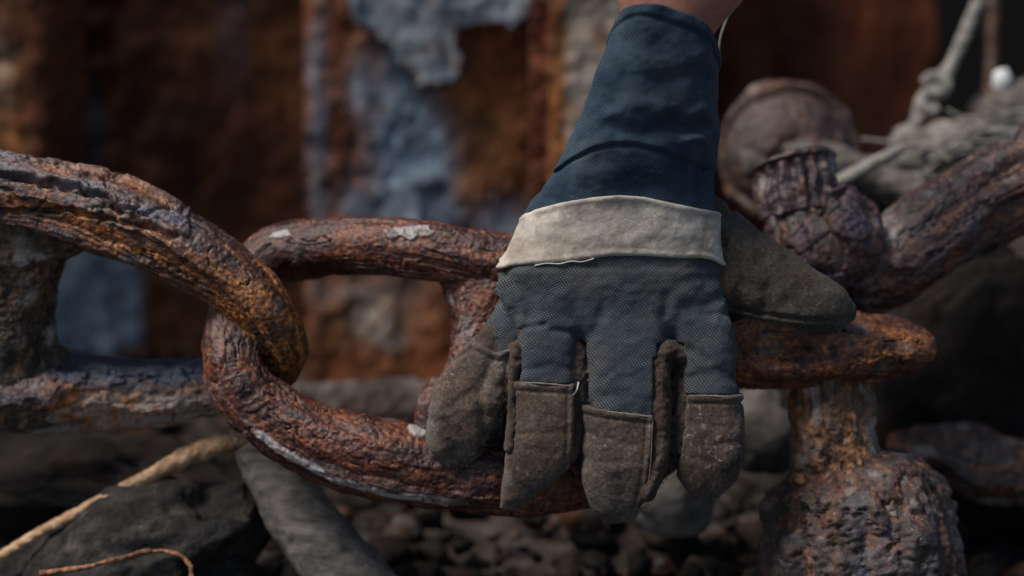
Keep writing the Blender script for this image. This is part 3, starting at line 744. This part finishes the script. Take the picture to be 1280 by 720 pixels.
tube('stud', [(8, 258, -72, 108), (8, 280, -80, 110), (10, 300, -88, 98), (12, 318, -94, 78), (15, 340, -100, 62), (17, 370, -110, 50), (17, 400, -122, 50), (14, 425, -132, 62), (10, 445, -142, 92), (8, 465, -152, 110), (8, 490, -165, 110)], M['stud'], mk_disp(51, .3, 1.6, 9, .8, 60, .9), False, 1.6, 180, a_link, 38)
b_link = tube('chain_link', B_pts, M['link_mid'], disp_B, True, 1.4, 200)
tag(b_link, 'red brown chain link under the glove fingers with pale crust along its lower edge', 'chain link', links)
tube('stud', [(608, 316, -96, 100), (608, 332, -94, 94), (606, 344, -92, 78), (604, 358, -90, 60), (603, 380, -86, 47), (602, 410, -82, 41), (600, 450, -76, 42), (598, 478, -71, 50), (594, 494, -70, 62), (592, 508, -68, 72), (590, 540, -68, 74)], M['link_mid'], mk_disp(61, .35, .8, 5, 1.2, 80, .3), False, 1.6, 180, b_link, 30)

def disp_cob(Q, s, rc, rs, th):
    g1, g2, gi = worley(Q / 24.0 + .3 * vnoise(Q / 12, 2)[..., None], 95); f1, f2, fi = worley(Q / 11.0, 96)
    h0, fl0, n0 = shell(Q, s, rc, rs, 97, np.full_like(s, .8), .8, 12, 1.6, 60); h = h0 + 5 * (gi - .5) + 2 * (fi - .5)
    return h, {'flake': np.clip(1.3 * gi - .2, 0, 1), 'salt': sstep(.9, .97, fi) * .25}
# crossbar on its post
post = empty('iron_post', at(1060, 760, -140))
tag(post, 'crusted rusty iron post with a tapered crossbar on top, below the glove thumb', 'post')
tube('crossbar', [(820, 440, -100, 36), (880, 442, -96, 38), (960, 443, -92, 40), (1040, 440, -90, 41), (1100, 434, -92, 39), (1140, 434, -95, 31), (1160, 436, -98, 20), (1168, 437, -99, 8)], M['bar'], mk_disp(71, .35, .7, 7, 1.6, 120, .3), False, 1.6, 170, post)
tube('shaft', [(1042, 450, -122, 48), (1042, 490, -122, 50), (1044, 540, -122, 54), (1050, 590, -122, 62), (1056, 640, -125, 80)], M['post'], mk_disp(81, .7, .8, 10, 1.5, 60, .8), False, 2.2, 170, post)
tube('crust_base', [(1058, 575, -128, 60), (1064, 600, -128, 100), (1068, 640, -130, 118), (1070, 700, -132, 122), (1072, 790, -135, 128), (1072, 950, -140, 130)], M['base'], disp_cob, False, 2.6, 220, post)

# scaly shackle at right
sh = empty('scaly_shackle', at(1060, 380, -230))
tag(sh, 'thick purple scaled iron shackle arm slanting up to the right edge', 'shackle')
def disp_scale(Q, s, rc, rs, th):
    g1, g2, gi = worley(Q / 27.0 + .25 * vnoise(Q / 15, 2)[..., None], 5); f1, f2, fi = worley(Q / 11.0, 15)
    h = 8 * fbm(Q / 70, 2, 4) + 13 * (gi - .5) + 3 * (fi - .5) * (gi > .4) - 3 * sstep(.12, 0, g2 - g1) + .7 * fbm(Q / 8, 3, 9)
    return h, {'flake': np.clip(.45 + .8 * (gi - .3), 0, 1), 'salt': sstep(.35, .8, vnoise(Q / 40, 12)) * .5}
def disp_arm(Q, s, rc, rs, th):
    h, fl, n = shell(Q, s, rc, rs, 171, np.clip(.7 + .4 * fbm(Q / 60, 2, 6), .1, 1), .7, 9, 1.6, 90)
    cx, cy = proj(Q); salt = np.clip(1.2 * blob(cx, cy, 1108, 292, 20, 22) + sstep(.5, .9, vnoise(Q / 34, 12)) * .6, 0, 1)
    return h, {'flake': fl, 'salt': salt}
tube('arm', [(1040, 372, -215, 26), (1072, 352, -210, 48), (1110, 330, -208, 54), (1150, 300, -208, 54), (1200, 268, -212, 54), (1250, 242, -220, 56), (1310, 215, -230, 58), (1400, 175, -240, 58)], M['scale'], disp_arm, False, 2.4, 170, sh)
tube('eye', [(985, 225, -225, 34), (996, 252, -218, 50), (1014, 282, -210, 66), (1040, 318, -202, 70), (1062, 352, -200, 46), (1070, 374, -200, 20)], M['scale'], disp_scale, False, 2.2, 180, sh)
def disp_rib(Q, s, rc, rs, th):
    h = 3.5 * np.sin(th * 15 + 2 * vnoise(Q / 30, 3)) * sstep(6, 14, s) + 4 * fbm(Q / 25, 3, 8) + 5 * sstep(10, 4, s)
    return h, {'flake': .5 + .4 * fbm(Q / 40, 2, 3), 'salt': sstep(.3, .8, vnoise(Q / 20, 4)) * .5}
tube('bolt_head', [(990, 202, -212, 46), (991, 206, -211, 50), (995, 226, -207, 49), (1002, 266, -203, 50)], M['scale'], disp_rib, False, 1.8, 220, sh)

# lower right rusty bar, out of focus
tag(tube('rusty_bar', [(1120, 575, -330, 34), (1160, 570, -330, 46), (1220, 578, -330, 46), (1300, 590, -330, 46), (1420, 600, -330, 46)], M['base'], mk_disp(131, .5, 1.5, 14, 1.5, 60, .4), False, 3, 120),
    'short thick rusty bar running off the right edge behind the crusted post', 'bar')

# ------------------------------------------------------------------ steel hull behind
def wallmat(name, off=0, dark=(.022, .009, .006), mid=(.20, .066, .026), blue=(.20, .265, .33), sc=1.0):
    t = NT(name)
    n = t.noise(14 * sc, 8, .65, .8, st=(1, 1, .45), off=off); base = t.ramp(n, [(.3, dark), (.52, mid), (.72, tuple(1.9 * c for c in mid))])
    o = t.math('MULTIPLY', t.attr('orange'), t.ramp(t.noise(30, 7, .65, .6, off=off + 4), [(.35, .2), (.6, 1)]))
    col = t.mix(o, base, t.ramp(t.noise(45, 6, .7, off=off + 6), [(.3, (.14, .045, .015)), (.55, (.40, .16, .045)), (.75, (.50, .30, .15))]))
    p = t.math('MULTIPLY', t.attr('paint'), t.ramp(t.noise(26, 9, .7, 1.2, st=(1, 1, .6), off=off + 8), [(.36, 0), (.47, 1)]))
    col = t.mix(p, col, t.ramp(t.noise(20, 6, .65, .5, off=off + 10), [(.3, tuple(.45 * c for c in blue)), (.55, blue), (.75, tuple(1.5 * c for c in blue))]))
    col = t.mix(t.math('MULTIPLY', t.attr('pale'), t.ramp(t.noise(40, 7, .7, .5, off=off + 12), [(.3, .3), (.6, 1)])), col, (.42, .38, .32))
    col = t.mix(.85, col, t.ramp(t.noise(90, 7, .75, .4, off=off + 16), [(.3, .25), (.5, 1), (.7, 2.0)]), 'MULTIPLY')
    b = t.bump(t.noise(60, 8, .75, .5, off=off + 2), .7, .006)
    return t.done(col, t.ramp(n, [(.3, .55), (.7, .9)]), b, .2)
def polymask(px, py, pts):
    ins = np.zeros(px.shape, bool); n = len(pts)
    for i in range(n):
        (x1, y1), (x2, y2) = pts[i], pts[(i + 1) % n]
        c = ((y1 > py) != (y2 > py)) & (px < (x2 - x1) * (py - y1) / (y2 - y1 + 1e-9) + x1); ins ^= c
    return ins
def sheet(name, Y, x0, x1, y0, y1, mat, cb=None, parent=None, step=3, thick=.03, bend=None, loc=None):
    px = np.arange(x0, x1 + step, step, dtype=float); py = np.arange(y0, y1 + step, step, dtype=float)
    PX, PY = np.meshgrid(px, py, indexing='ij'); W = on_plane(PX, PY, Y); att = {k: 0 * PX for k in ('paint', 'orange', 'pale')}
    d = 0 * PX
    if cb:
        d, a = cb(PX, PY, W / S); att.update(a)
    W = W.copy(); W[..., 1] -= d * S
    nu, nv = PX.shape
    # skirt: give the plate its thickness
    Wp = np.empty((nu + 2, nv + 2, 3)); Wp[1:-1, 1:-1] = W; Wp[0, 1:-1] = W[0]; Wp[-1, 1:-1] = W[-1]; Wp[:, 0] = Wp[:, 1]; Wp[:, -1] = Wp[:, -2]
    for sl in ((0, slice(None)), (-1, slice(None)), (slice(None), 0), (slice(None), -1)): Wp[sl + (1,)] = Y + thick
    att = {k: np.pad(np.clip(v, 0, 1), 1, 'edge').ravel() for k, v in att.items()}
    F = grid_faces(nu + 2, nv + 2)[:, ::-1]
    return mesh_obj(name, Wp.reshape(-1, 3), F, mat, parent, att)

hull = empty('rusted_hull', on_plane(400, 560, .40))
tag(hull, 'old steel hull wall with flaking blue paint and orange rust behind the chain', 'hull')
WM = wallmat('hull_steel'); WD = wallmat('hull_recess_shade', 31, (.010, .004, .002), (.105, .036, .014))  # recess steel is a darker copy that carries the shade there
FLK = [(436, -400), (438, 8), (446, 26), (462, 30), (476, 46), (492, 56), (501, 76), (514, 84), (522, 100), (536, 106), (552, 100), (566, 98), (578, 88), (574, 62), (570, 36), (588, 27), (600, 24), (622, 26), (640, 30), (656, 22), (664, 8), (668, -400)]
def cb_plate(px, py, Q):
    wx = px + 5 * fbm(Q / 14, 2, 3); wy = py + 5 * fbm(Q / 14, 2, 4)
    fl = polymask(wx, wy, FLK).astype(float)
    d = 6 * fbm(Q / 60, 4, 201) + 42 * fl
    n = fbm(Q / np.array([50, 50, 90]), 4, 205); d = d + 5 * sstep(.0, .04, n)
    d = d + 3 * np.exp(-((px - 397) / 8) ** 2)
    paint = np.clip(1.3 * blob(px, py, 498, 170, 34, 120) + .8 * blob(px + 8 * vnoise(Q / 40, 5), py, 398, 160, 11, 170) + 1.1 * blob(px, py, 545, 215, 26, 70) + blob(px, py, 625, 272, 28, 26)
                    + .7 * blob(px, py, 440, 250, 20, 30) + blob(px, py, 520, 270, 60, 20) + 1.6 * fl + .6 * blob(px, py, 450, 110, 14, 40), 0, 1)
    orange = np.clip(1.3 * blob(px, py, 575, 150, 30, 60) + 1.2 * blob(px, py, 610, 190, 45, 60) + .6 * blob(px, py, 560, 250, 60, 30) + .6 * blob(px, py, 480, 400, 90, 60), 0, 1) * (1 - fl)
    pale = np.clip(2.0 * blob(px, py, 466, 402, 20, 16) + 1.8 * blob(px, py, 490, 425, 14, 10) + .5 * blob(px, py, 440, 365, 60, 12) + .35 * blob(px, py, 480, 385, 50, 40), 0, 1)
    return d, {'paint': paint, 'orange': orange, 'pale': np.clip(pale + .35 * fl, 0, 1)}
sheet('painted_plate', .385, 380, 668, -700, 620, WM, cb_plate, hull, 2.5)
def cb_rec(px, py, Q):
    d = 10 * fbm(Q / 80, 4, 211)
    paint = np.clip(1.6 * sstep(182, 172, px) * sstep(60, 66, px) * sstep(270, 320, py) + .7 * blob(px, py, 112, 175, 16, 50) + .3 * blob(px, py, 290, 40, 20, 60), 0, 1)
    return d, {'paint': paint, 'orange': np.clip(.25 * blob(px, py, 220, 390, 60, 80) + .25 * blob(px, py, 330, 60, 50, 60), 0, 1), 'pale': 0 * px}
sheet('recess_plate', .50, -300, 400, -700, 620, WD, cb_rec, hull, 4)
def cb_col(px, py, Q):
    d = -60 * sstep(30, 96, px) ** 2 + 10 * fbm(Q / 60, 4, 221)
    return d, {'orange': np.clip(.9 * blob(px, py, 8, 110, 16, 60) + .9 * blob(px, py, 10, 190, 18, 30), 0, 1), 'pale': .5 * blob(px, py, 5, 90, 12, 40)}
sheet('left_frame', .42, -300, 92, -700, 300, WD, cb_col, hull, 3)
def cb_rib(px, py, Q):
    return 7 * fbm(Q / 30, 4, 231) + 4 * (worley(Q / 16, 7)[0] - .5), {'orange': .1 + 0 * px}
sheet('seam_rib', .345, 664, 690, -700, 620, wallmat('rib_rust', 41, (.04, .014, .010), (.16, .05, .03)), cb_rib, hull, 2, .06)
def cb_tan(px, py, Q):
    return 20 * np.cos((px - 740) / 60) + 8 * fbm(Q / 40, 4, 241), {'orange': np.clip(.5 + .4 * fbm(Q / 50, 2, 9) + sstep(712, 700, px), 0, 1), 'pale': np.clip(.75 + .5 * fbm(Q / 40, 3, 19), 0, 1) * sstep(700, 716, px)}
sheet('pillar_face', .34, 688, 800, -700, 620, WM, cb_tan, hull, 3, .3)
rw = tag(sheet('rusted_wall', .62, 760, 1166, -700, 560, wallmat('far_wall', 51, (.018, .006, .004), (.11, .030, .013)), lambda px, py, Q: (14 * fbm(Q / np.array([60, 60, 200]), 3, 251), {'orange': .15 * blob(px, py, 1000, 120, 120, 80)}), None, 5, .06),
         'dark red brown steel wall far behind the thumb, right of the glove', 'wall')
tag(sheet('shade_bulkhead', 1.5, 600, 2400, -1400, 640, wallmat('bulkhead', 61, (.002, .002, .002), (.005, .004, .004)), None, None, 20, .1), 'bulkhead at the upper right, coloured nearly black to stand for deep shade', 'wall')  # shade of the gap is put into the near black colour
pole = tube('iron_pole', [(1238, 300, -860, 9), (1237, 150, -860, 9), (1240, 0, -860, 9), (1243, -300, -860, 9)], M['base'], mk_disp(141, .5, .6, 4, .6, 60, .2), False, 4, 40)
tag(pole, 'thin purple brown iron pole upright before the dark bulkhead', 'pole')
# ledge at the foot of the painted plate
def lump_box(name, P8, mat, label, cat, seed=1, amp=6): pass

def rock_mesh(name, px, py, w_, r, mat, label=None, cat='stone', seed=1, sq=(1, 1, 1), sub=5, amp=.28, group=None, rot=0, rough=.03):
    import bmesh
    bm = bmesh.new(); bmesh.ops.create_icosphere(bm, subdivisions=sub, radius=1)
    V = np.array([v.co for v in bm.verts]); F = np.array([[l.index for l in f.verts] for f in bm.faces]); bm.free()
    n = fbm(V * 1.1 + seed * 7.7, 4, seed); g1, g2, gi = worley(V * 1.3 + seed * 3.1, seed)
    V = V * (1 + amp * n + amp * .9 * (g1 - .5) + rough * (.5 * fbm(V * 4 + seed, 3, seed + 1) + .6 * (worley(V * 4.5 + seed, seed + 2)[2] - .5)))[:, None] * np.array(sq)
    c, s_ = math.cos(rot), math.sin(rot); x = V[:, 0] * c - V[:, 2] * s_; z = V[:, 0] * s_ + V[:, 2] * c; V = np.stack([x, V[:, 1], z], 1)
    ctr = at(px, py, w_); rr = r * S * (DIST - w_ * S) / DIST
    att = {'flake': np.clip(.5 + n, 0, 1), 'salt': 0 * n}
    o = mesh_obj(name, V * rr + ctr, F, mat, None, att)
    if label: tag(o, label, cat, group)
    return o
grey_stone = simple_mat('grey_stone', [(.3, (.03, .027, .025)), (.5, (.085, .075, .068)), (.72, (.17, .15, .135))], 40, .8, ((120, .5, .003), (500, .4, .0006)))
tan_stone = simple_mat('tan_stone', [(.3, (.07, .058, .05)), (.5, (.19, .165, .145)), (.72, (.34, .30, .26))], 50, .85, ((120, .5, .003),), off=7)
dark_rock = simple_mat('dark_rock', [(.3, (.004, .004, .004)), (.48, (.013, .011, .010)), (.62, (.042, .036, .032)), (.75, (.13, .11, .095))], 75, .7, ((80, .7, .006), (400, .5, .001)), off=13)
wood_grey = simple_mat('grey_wood', [(.3, (.04, .035, .032)), (.48, (.105, .093, .085)), (.72, (.22, .195, .175))], 60, .85, ((200, .5, .002),), st=(1, 3, 3), off=17)
rope_grey = simple_mat('grey_rope_fibre', [(.3, (.10, .095, .085)), (.5, (.24, .225, .20)), (.72, (.38, .355, .32))], 120, .95, ((500, .7, .001),), off=20)
rope_m = simple_mat('rope_fibre', [(.3, (.14, .08, .045)), (.5, (.45, .28, .16)), (.72, (.72, .50, .33))], 120, .95, ((500, .7, .001),), off=19)  # warm sunlit brightness is put into this rope colour

M_brown = simple_mat('shade_brown', [(.3, (.002, .0015, .0015)), (.5, (.007, .004, .003)), (.72, (.025, .014, .009))], 35, .85, ((80, .7, .006),), off=43)  # near black brown, shade put into the slab and the rear boulder
M_brown2 = simple_mat('brown_ledge', [(.3, (.02, .014, .012)), (.5, (.07, .05, .042)), (.72, (.15, .12, .105))], 35, .8, ((80, .7, .006),), off=47)
# ground
GZ = -.20
def ground():
    xs = np.concatenate([-np.geomspace(60, .9, 26), np.arange(-.88, .9, .008), np.geomspace(.9, 60, 26)]); ys = np.concatenate([[-60, -20, -8, -3, -1.2, -.6], np.arange(-.4, .9, .008), np.geomspace(.92, 80, 20)])
    X, Y = np.meshgrid(xs, ys, indexing='ij'); Z = GZ + 0 * X
    P = np.stack([X, Y, 0 * X], -1) / .1
    Z += .010 * fbm(P, 4, 301) + .006 * (worley(P * 3, 303)[0] - .5) * (np.abs(X) < 1)
    Z -= .02 * sstep(.2, .0, Y) * 0
    ob = mesh_obj('ground', np.stack([X, Y, Z], -1).reshape(-1, 3), grid_faces(len(xs), len(ys)), simple_mat('wet_mud', [(.3, (.010, .008, .007)), (.48, (.035, .027, .022)), (.68, (.11, .088, .072))], 45, .75, ((90, .7, .005), (400, .5, .001)), off=23), None, None, (0, 0, GZ))
    tag(ob, kind='structure')
ground()
def gravel():
    import bmesh
    bm = bmesh.new(); bmesh.ops.create_icosphere(bm, subdivisions=2, radius=1)
    V0 = np.array([v.co for v in bm.verts]); F0 = np.array([[l.index for l in f.verts] for f in bm.faces]); bm.free()
    rng = np.random.RandomState(5); N = 5000; Vs = []; Fs = []; tone = []
    for i in range(N):
        x = rng.uniform(-.75, .75); y = rng.uniform(-.25, .62); r = .003 + .012 * rng.rand() ** 2.8
        n = vnoise(V0 * 1.2 + rng.rand(3) * 90, 1); V = V0 * (1 + .7 * n)[:, None] * rng.uniform(.6, 1.15, 3) * r
        a = rng.rand() * 6.28; c, s_ = math.cos(a), math.sin(a); V = np.stack([V[:, 0] * c - V[:, 1] * s_, V[:, 0] * s_ + V[:, 1] * c, V[:, 2] * .8], 1)
        Fs.append(F0 + len(V0) * i); Vs.append(V + (x, y, GZ + .004 + rng.rand() * .005)); tone.append(np.full(len(V0), rng.rand()))
    t = NT('gravel'); c = t.ramp(t.attr('tone'), [(0, (.012, .010, .009)), (.4, (.012, .009, .007)), (.7, (.028, .020, .015)), (.85, (.065, .024, .012)), (.95, (.060, .050, .042)), (1, (.11, .095, .085))])
    c = t.mix(.8, c, t.ramp(t.noise(150, 5, .7), [(.3, .4), (.7, 1.5)]), 'MULTIPLY')
    tag(mesh_obj('gravel', np.vstack(Vs), np.vstack(Fs), t.done(c, .7, t.bump(t.noise(300, 5, .7), .5, .001), .2), None, {'tone': np.concatenate(tone)}, (0, 0, GZ)), kind='stuff')
gravel()

rock_mesh('stone', 948, 540, -330, 52, grey_stone, 'smooth grey stone seen between the index finger and the post', seed=3, sq=(1, .8, 1.1), amp=.14)
rock_mesh('stone', 842, 618, -330, 60, tan_stone, 'pale stone between the middle and index fingertips under the glove', seed=4, sq=(1, .8, .9), amp=.16)
rock_mesh('stone', 655, 545, -360, 40, tan_stone, 'small pale stone in the gap beside the little finger', seed=8, sq=(1, .8, .8), amp=.15)
# ledge inside the middle link
tag(tube('stone_ledge', [(330, 516, -520, 30), (400, 510, -560, 34), (470, 508, -570, 34), (560, 510, -570, 34), (640, 514, -570, 30)], M_brown2, lambda Q, s, rc, rs, th: (9 * fbm(Q / 40, 4, 311), {}), False, 3, 90), 'grey brown stone ledge at the wall foot, seen through the middle link', 'stone')
# dark rocks at lower left, the rear one added to darken the wall foot
rock_mesh('dark_boulder', 140, 750, -210, 180, dark_rock, 'dark lumpy boulder at the lower left under the pale rope', 'boulder', seed=12, sq=(1.25, .6, .66), amp=.2, sub=6, rot=math.radians(24), rough=.14)
rock_mesh('dark_boulder', 90, 655, -430, 175, M_brown, 'brown black boulder added as shade behind the rope at the left edge', 'boulder', seed=15, rough=.1, sq=(1.55, .5, .74), amp=.25, sub=6)
def disp_rope(n=9.0, a=.22):
    def d(Q, s, rc, rs, th):
        r = np.sqrt(rc ** 2 + rs ** 2); k = 3 * (th - s / (r * n) * 2 * math.pi)
        return r * a * (np.abs(np.cos(k / 2)) - .6) + .6 * fbm(Q / 4, 2, 7), {}
    return d
tag(tube('rope', [(-80, 738, -150, 7), (0, 696, -152, 7), (50, 666, -155, 7), (100, 640, -158, 7.5), (150, 614, -160, 8.5), (200, 588, -164, 10), (240, 567, -168, 13), (280, 552, -174, 15), (312, 546, -185, 11), (335, 548, -200, 7)], rope_m, disp_rope(7, .13), False, 1.4, 60),
    'frayed pale rope lying diagonally over the dark boulder at lower left', 'rope')
tag(tube('grey_pole', [(318, 555, -190, 28), (345, 600, -180, 34), (375, 645, -170, 40), (410, 690, -160, 45), (450, 740, -150, 48), (520, 830, -130, 50)], wood_grey, lambda Q, s, rc, rs, th: (3 * fbm(Q / 40, 3, 321), {}), False, 2, 90),
    'smooth grey pole leaning up to the lower edge of the middle link', 'pole')
wire = [(50, 716, -60), (90, 712, -62), (120, 706, -66), (150, 698, -70), (178, 690, -75), (205, 689, -78), (225, 694, -80), (238, 708, -78), (240, 730, -70)]
tag(tube('rusty_wire', [(x, y, w_ - 5, 3.0) for x, y, w_ in wire], rust('wire_rust', dark=(.10, .04, .02), mid=(.26, .10, .04), hot=(.45, .2, .07), off=37), lambda Q, s, rc, rs, th: (1.5 * fbm(Q / 9, 3, 331), {'flake': 0 * s, 'salt': 0 * s}), False, 1.5, 24),
    'thin orange rusty wire loop at the bottom left corner', 'wire')

# debris at right
tag(tube('driftwood', [(930, 205, -500, 16), (985, 192, -500, 22), (1040, 205, -495, 24), (1095, 225, -490, 24), (1150, 246, -485, 22), (1200, 262, -480, 18)], wood_grey, lambda Q, s, rc, rs, th: (5 * fbm(Q / 40, 3, 341), {}), False, 3, 80),
    'grey driftwood limb lying behind the purple scaled shackle', 'driftwood')
tag(tube('grass_stalk', [(925, -40, -60, 1.6), (919, 0, -60, 1.6), (908, 25, -62, 1.5), (900, 50, -66, 1.3), (898, 85, -70, .9)], rope_grey, None, False, 2, 10), 'thin dry stalk hanging beside the forearm at the top', 'stalk')
tag(tube('twig', [(1030, 238, -400, 8), (1060, 222, -402, 9), (1095, 202, -405, 8), (1130, 184, -410, 6)], rope_grey, None, False, 2, 40), 'thin pale twig crossing the driftwood', 'twig')
tag(tube('hanging_rope', [(1258, -80, -630, 8), (1226, -5, -625, 8), (1205, 45, -620, 8), (1188, 82, -615, 8), (1172, 106, -612, 12), (1160, 118, -612, 10), (1152, 135, -610, 10), (1144, 158, -610, 9), (1130, 186, -610, 8), (1128, 200, -608, 9), (1140, 218, -605, 11), (1158, 228, -603, 13)], rope_grey, disp_rope(9, .13), False, 1.6, 60),
    'knotted pale rope hanging down from the top right corner', 'rope')
tag(tube('rope_knot', [(1154, 104, -608, 6), (1166, 96, -602, 8), (1181, 103, -598, 9), (1177, 116, -600, 8), (1160, 116, -604, 7), (1150, 130, -602, 7), (1163, 139, -598, 8), (1172, 134, -598, 6)], rope_grey, disp_rope(9, .15), False, 1.6, 50), 'bulky double knot tied in the hanging rope', 'knot')
rock_mesh('stone', 1200, 190, -620, 62, tan_stone, 'pale tan stone on the debris heap at the right edge', rough=.16, seed=21, sq=(1.2, .8, .62), amp=.25)
rock_mesh('stone', 1275, 150, -640, 60, grey_stone, 'grey stone topmost on the debris heap at the right edge', rough=.16, seed=22, sq=(1, .8, .75), amp=.2)
rock_mesh('stone', 1100, 270, -600, 70, dark_rock, 'dark rock below the driftwood behind the shackle', seed=24, sq=(1.5, .8, .7), amp=.25)
white_m = simple_mat('bright_white', [(.3, (.75, .76, .76)), (.7, (.85, .85, .85))], 50, .25)
rock_mesh('glint', 1252, 101, -640, 14, white_m, 'small white blob added as a bright spot of light at the upper right', 'glint', seed=31, sq=(.8, .8, 1.15), amp=.16, sub=4)  # added white blob, stands in for a blurred spot of light
tag(tube('white_stick', [(1238, 192, -250, 4), (1260, 187, -250, 6), (1300, 184, -250, 6), (1340, 184, -250, 5)], white_m, lambda Q, s, rc, rs, th: (1.5 * fbm(Q / 12, 3, 351), {}), False, 2, 30), 'bleached white stick lying on top of the purple shackle arm', 'stick')

rock_mesh('shade_slab', 1235, 500, -440, 165, M_brown, 'near black slab added as the deep shade under the slanting purple shackle arm', 'slab', seed=41, rough=.1, sq=(.95, .35, 1.25), amp=.16, sub=6)  # near black slab added where there is only shade
# disc behind the glove
def tangle():
    rng = np.random.RandomState(9); Vs = []; Fs = []; k0 = 0
    for i in range(70):
        c = np.array([rng.uniform(1090, 1290), 0, 0]); c[1] = 235 - (c[0] - 1090) * .42 + rng.uniform(-22, 18); c[2] = -520 + rng.uniform(-30, 30)
        a = rng.uniform(-.9, .5); L_ = rng.uniform(25, 80); n = 12
        t_ = np.linspace(-1, 1, n); bx = c[0] + t_ * L_ * math.cos(a) + rng.uniform(-12, 12) * t_ ** 2; by = c[1] + t_ * L_ * math.sin(a) * .6 + rng.uniform(-14, 14) * t_ ** 2; bz = c[2] + rng.uniform(-20, 20) * t_
        P = at(bx, by, bz); r = rng.uniform(1.0, 3.6) * S; T = np.gradient(P, axis=0); T /= np.linalg.norm(T, axis=1)[:, None]
        A = np.cross(T, (0, 1, .2)); A /= np.linalg.norm(A, axis=1)[:, None]; B = np.cross(T, A); th = np.arange(6) * math.pi / 3
        V = P[:, None] + r * (A[:, None] * np.cos(th)[None, :, None] + B[:, None] * np.sin(th)[None, :, None]); Vs.append(V.reshape(-1, 3)); Fs.append(grid_faces(n, 6, False, True) + k0); k0 += n * 6
    tag(mesh_obj('frayed_fibres', np.vstack(Vs), np.vstack(Fs), rope_grey), kind='stuff')
tangle()
wheel = empty('iron_disc', at(985, 290, -560))
tag(wheel, 'round rusty iron disc standing blurred behind the glove and thumb', 'disc')
ang = np.linspace(0, 2 * math.pi, 25)[:-1]
tube('rim', [(984 + 84 * math.cos(a), 190 - 80 * math.sin(a), -535, 9) for a in ang], M['base'], mk_disp(151, .6, .6, 6, .8, 80, .3), True, 4, 70, wheel)
def dome():
    r = np.linspace(0.02, 1, 60); a = np.linspace(0, 2 * math.pi, 121)[:-1]; R_, A_ = np.meshgrid(r, a, indexing='ij')
    P = at(984 + 80 * R_ * np.cos(A_), 190 - 76 * R_ * np.sin(A_), -545 + 75 * np.sqrt(1.01 - R_ ** 2))
    P = P - FWD * (.004 * fbm(P / .02, 4, 353))[..., None]
    mesh_obj('plate', P.reshape(-1, 3), grid_faces(60, 120, False, True), M['base'], wheel, {'streak': np.full(7200, .4), 'flake': np.full(7200, .4), 'salt': np.zeros(7200)})
dome()
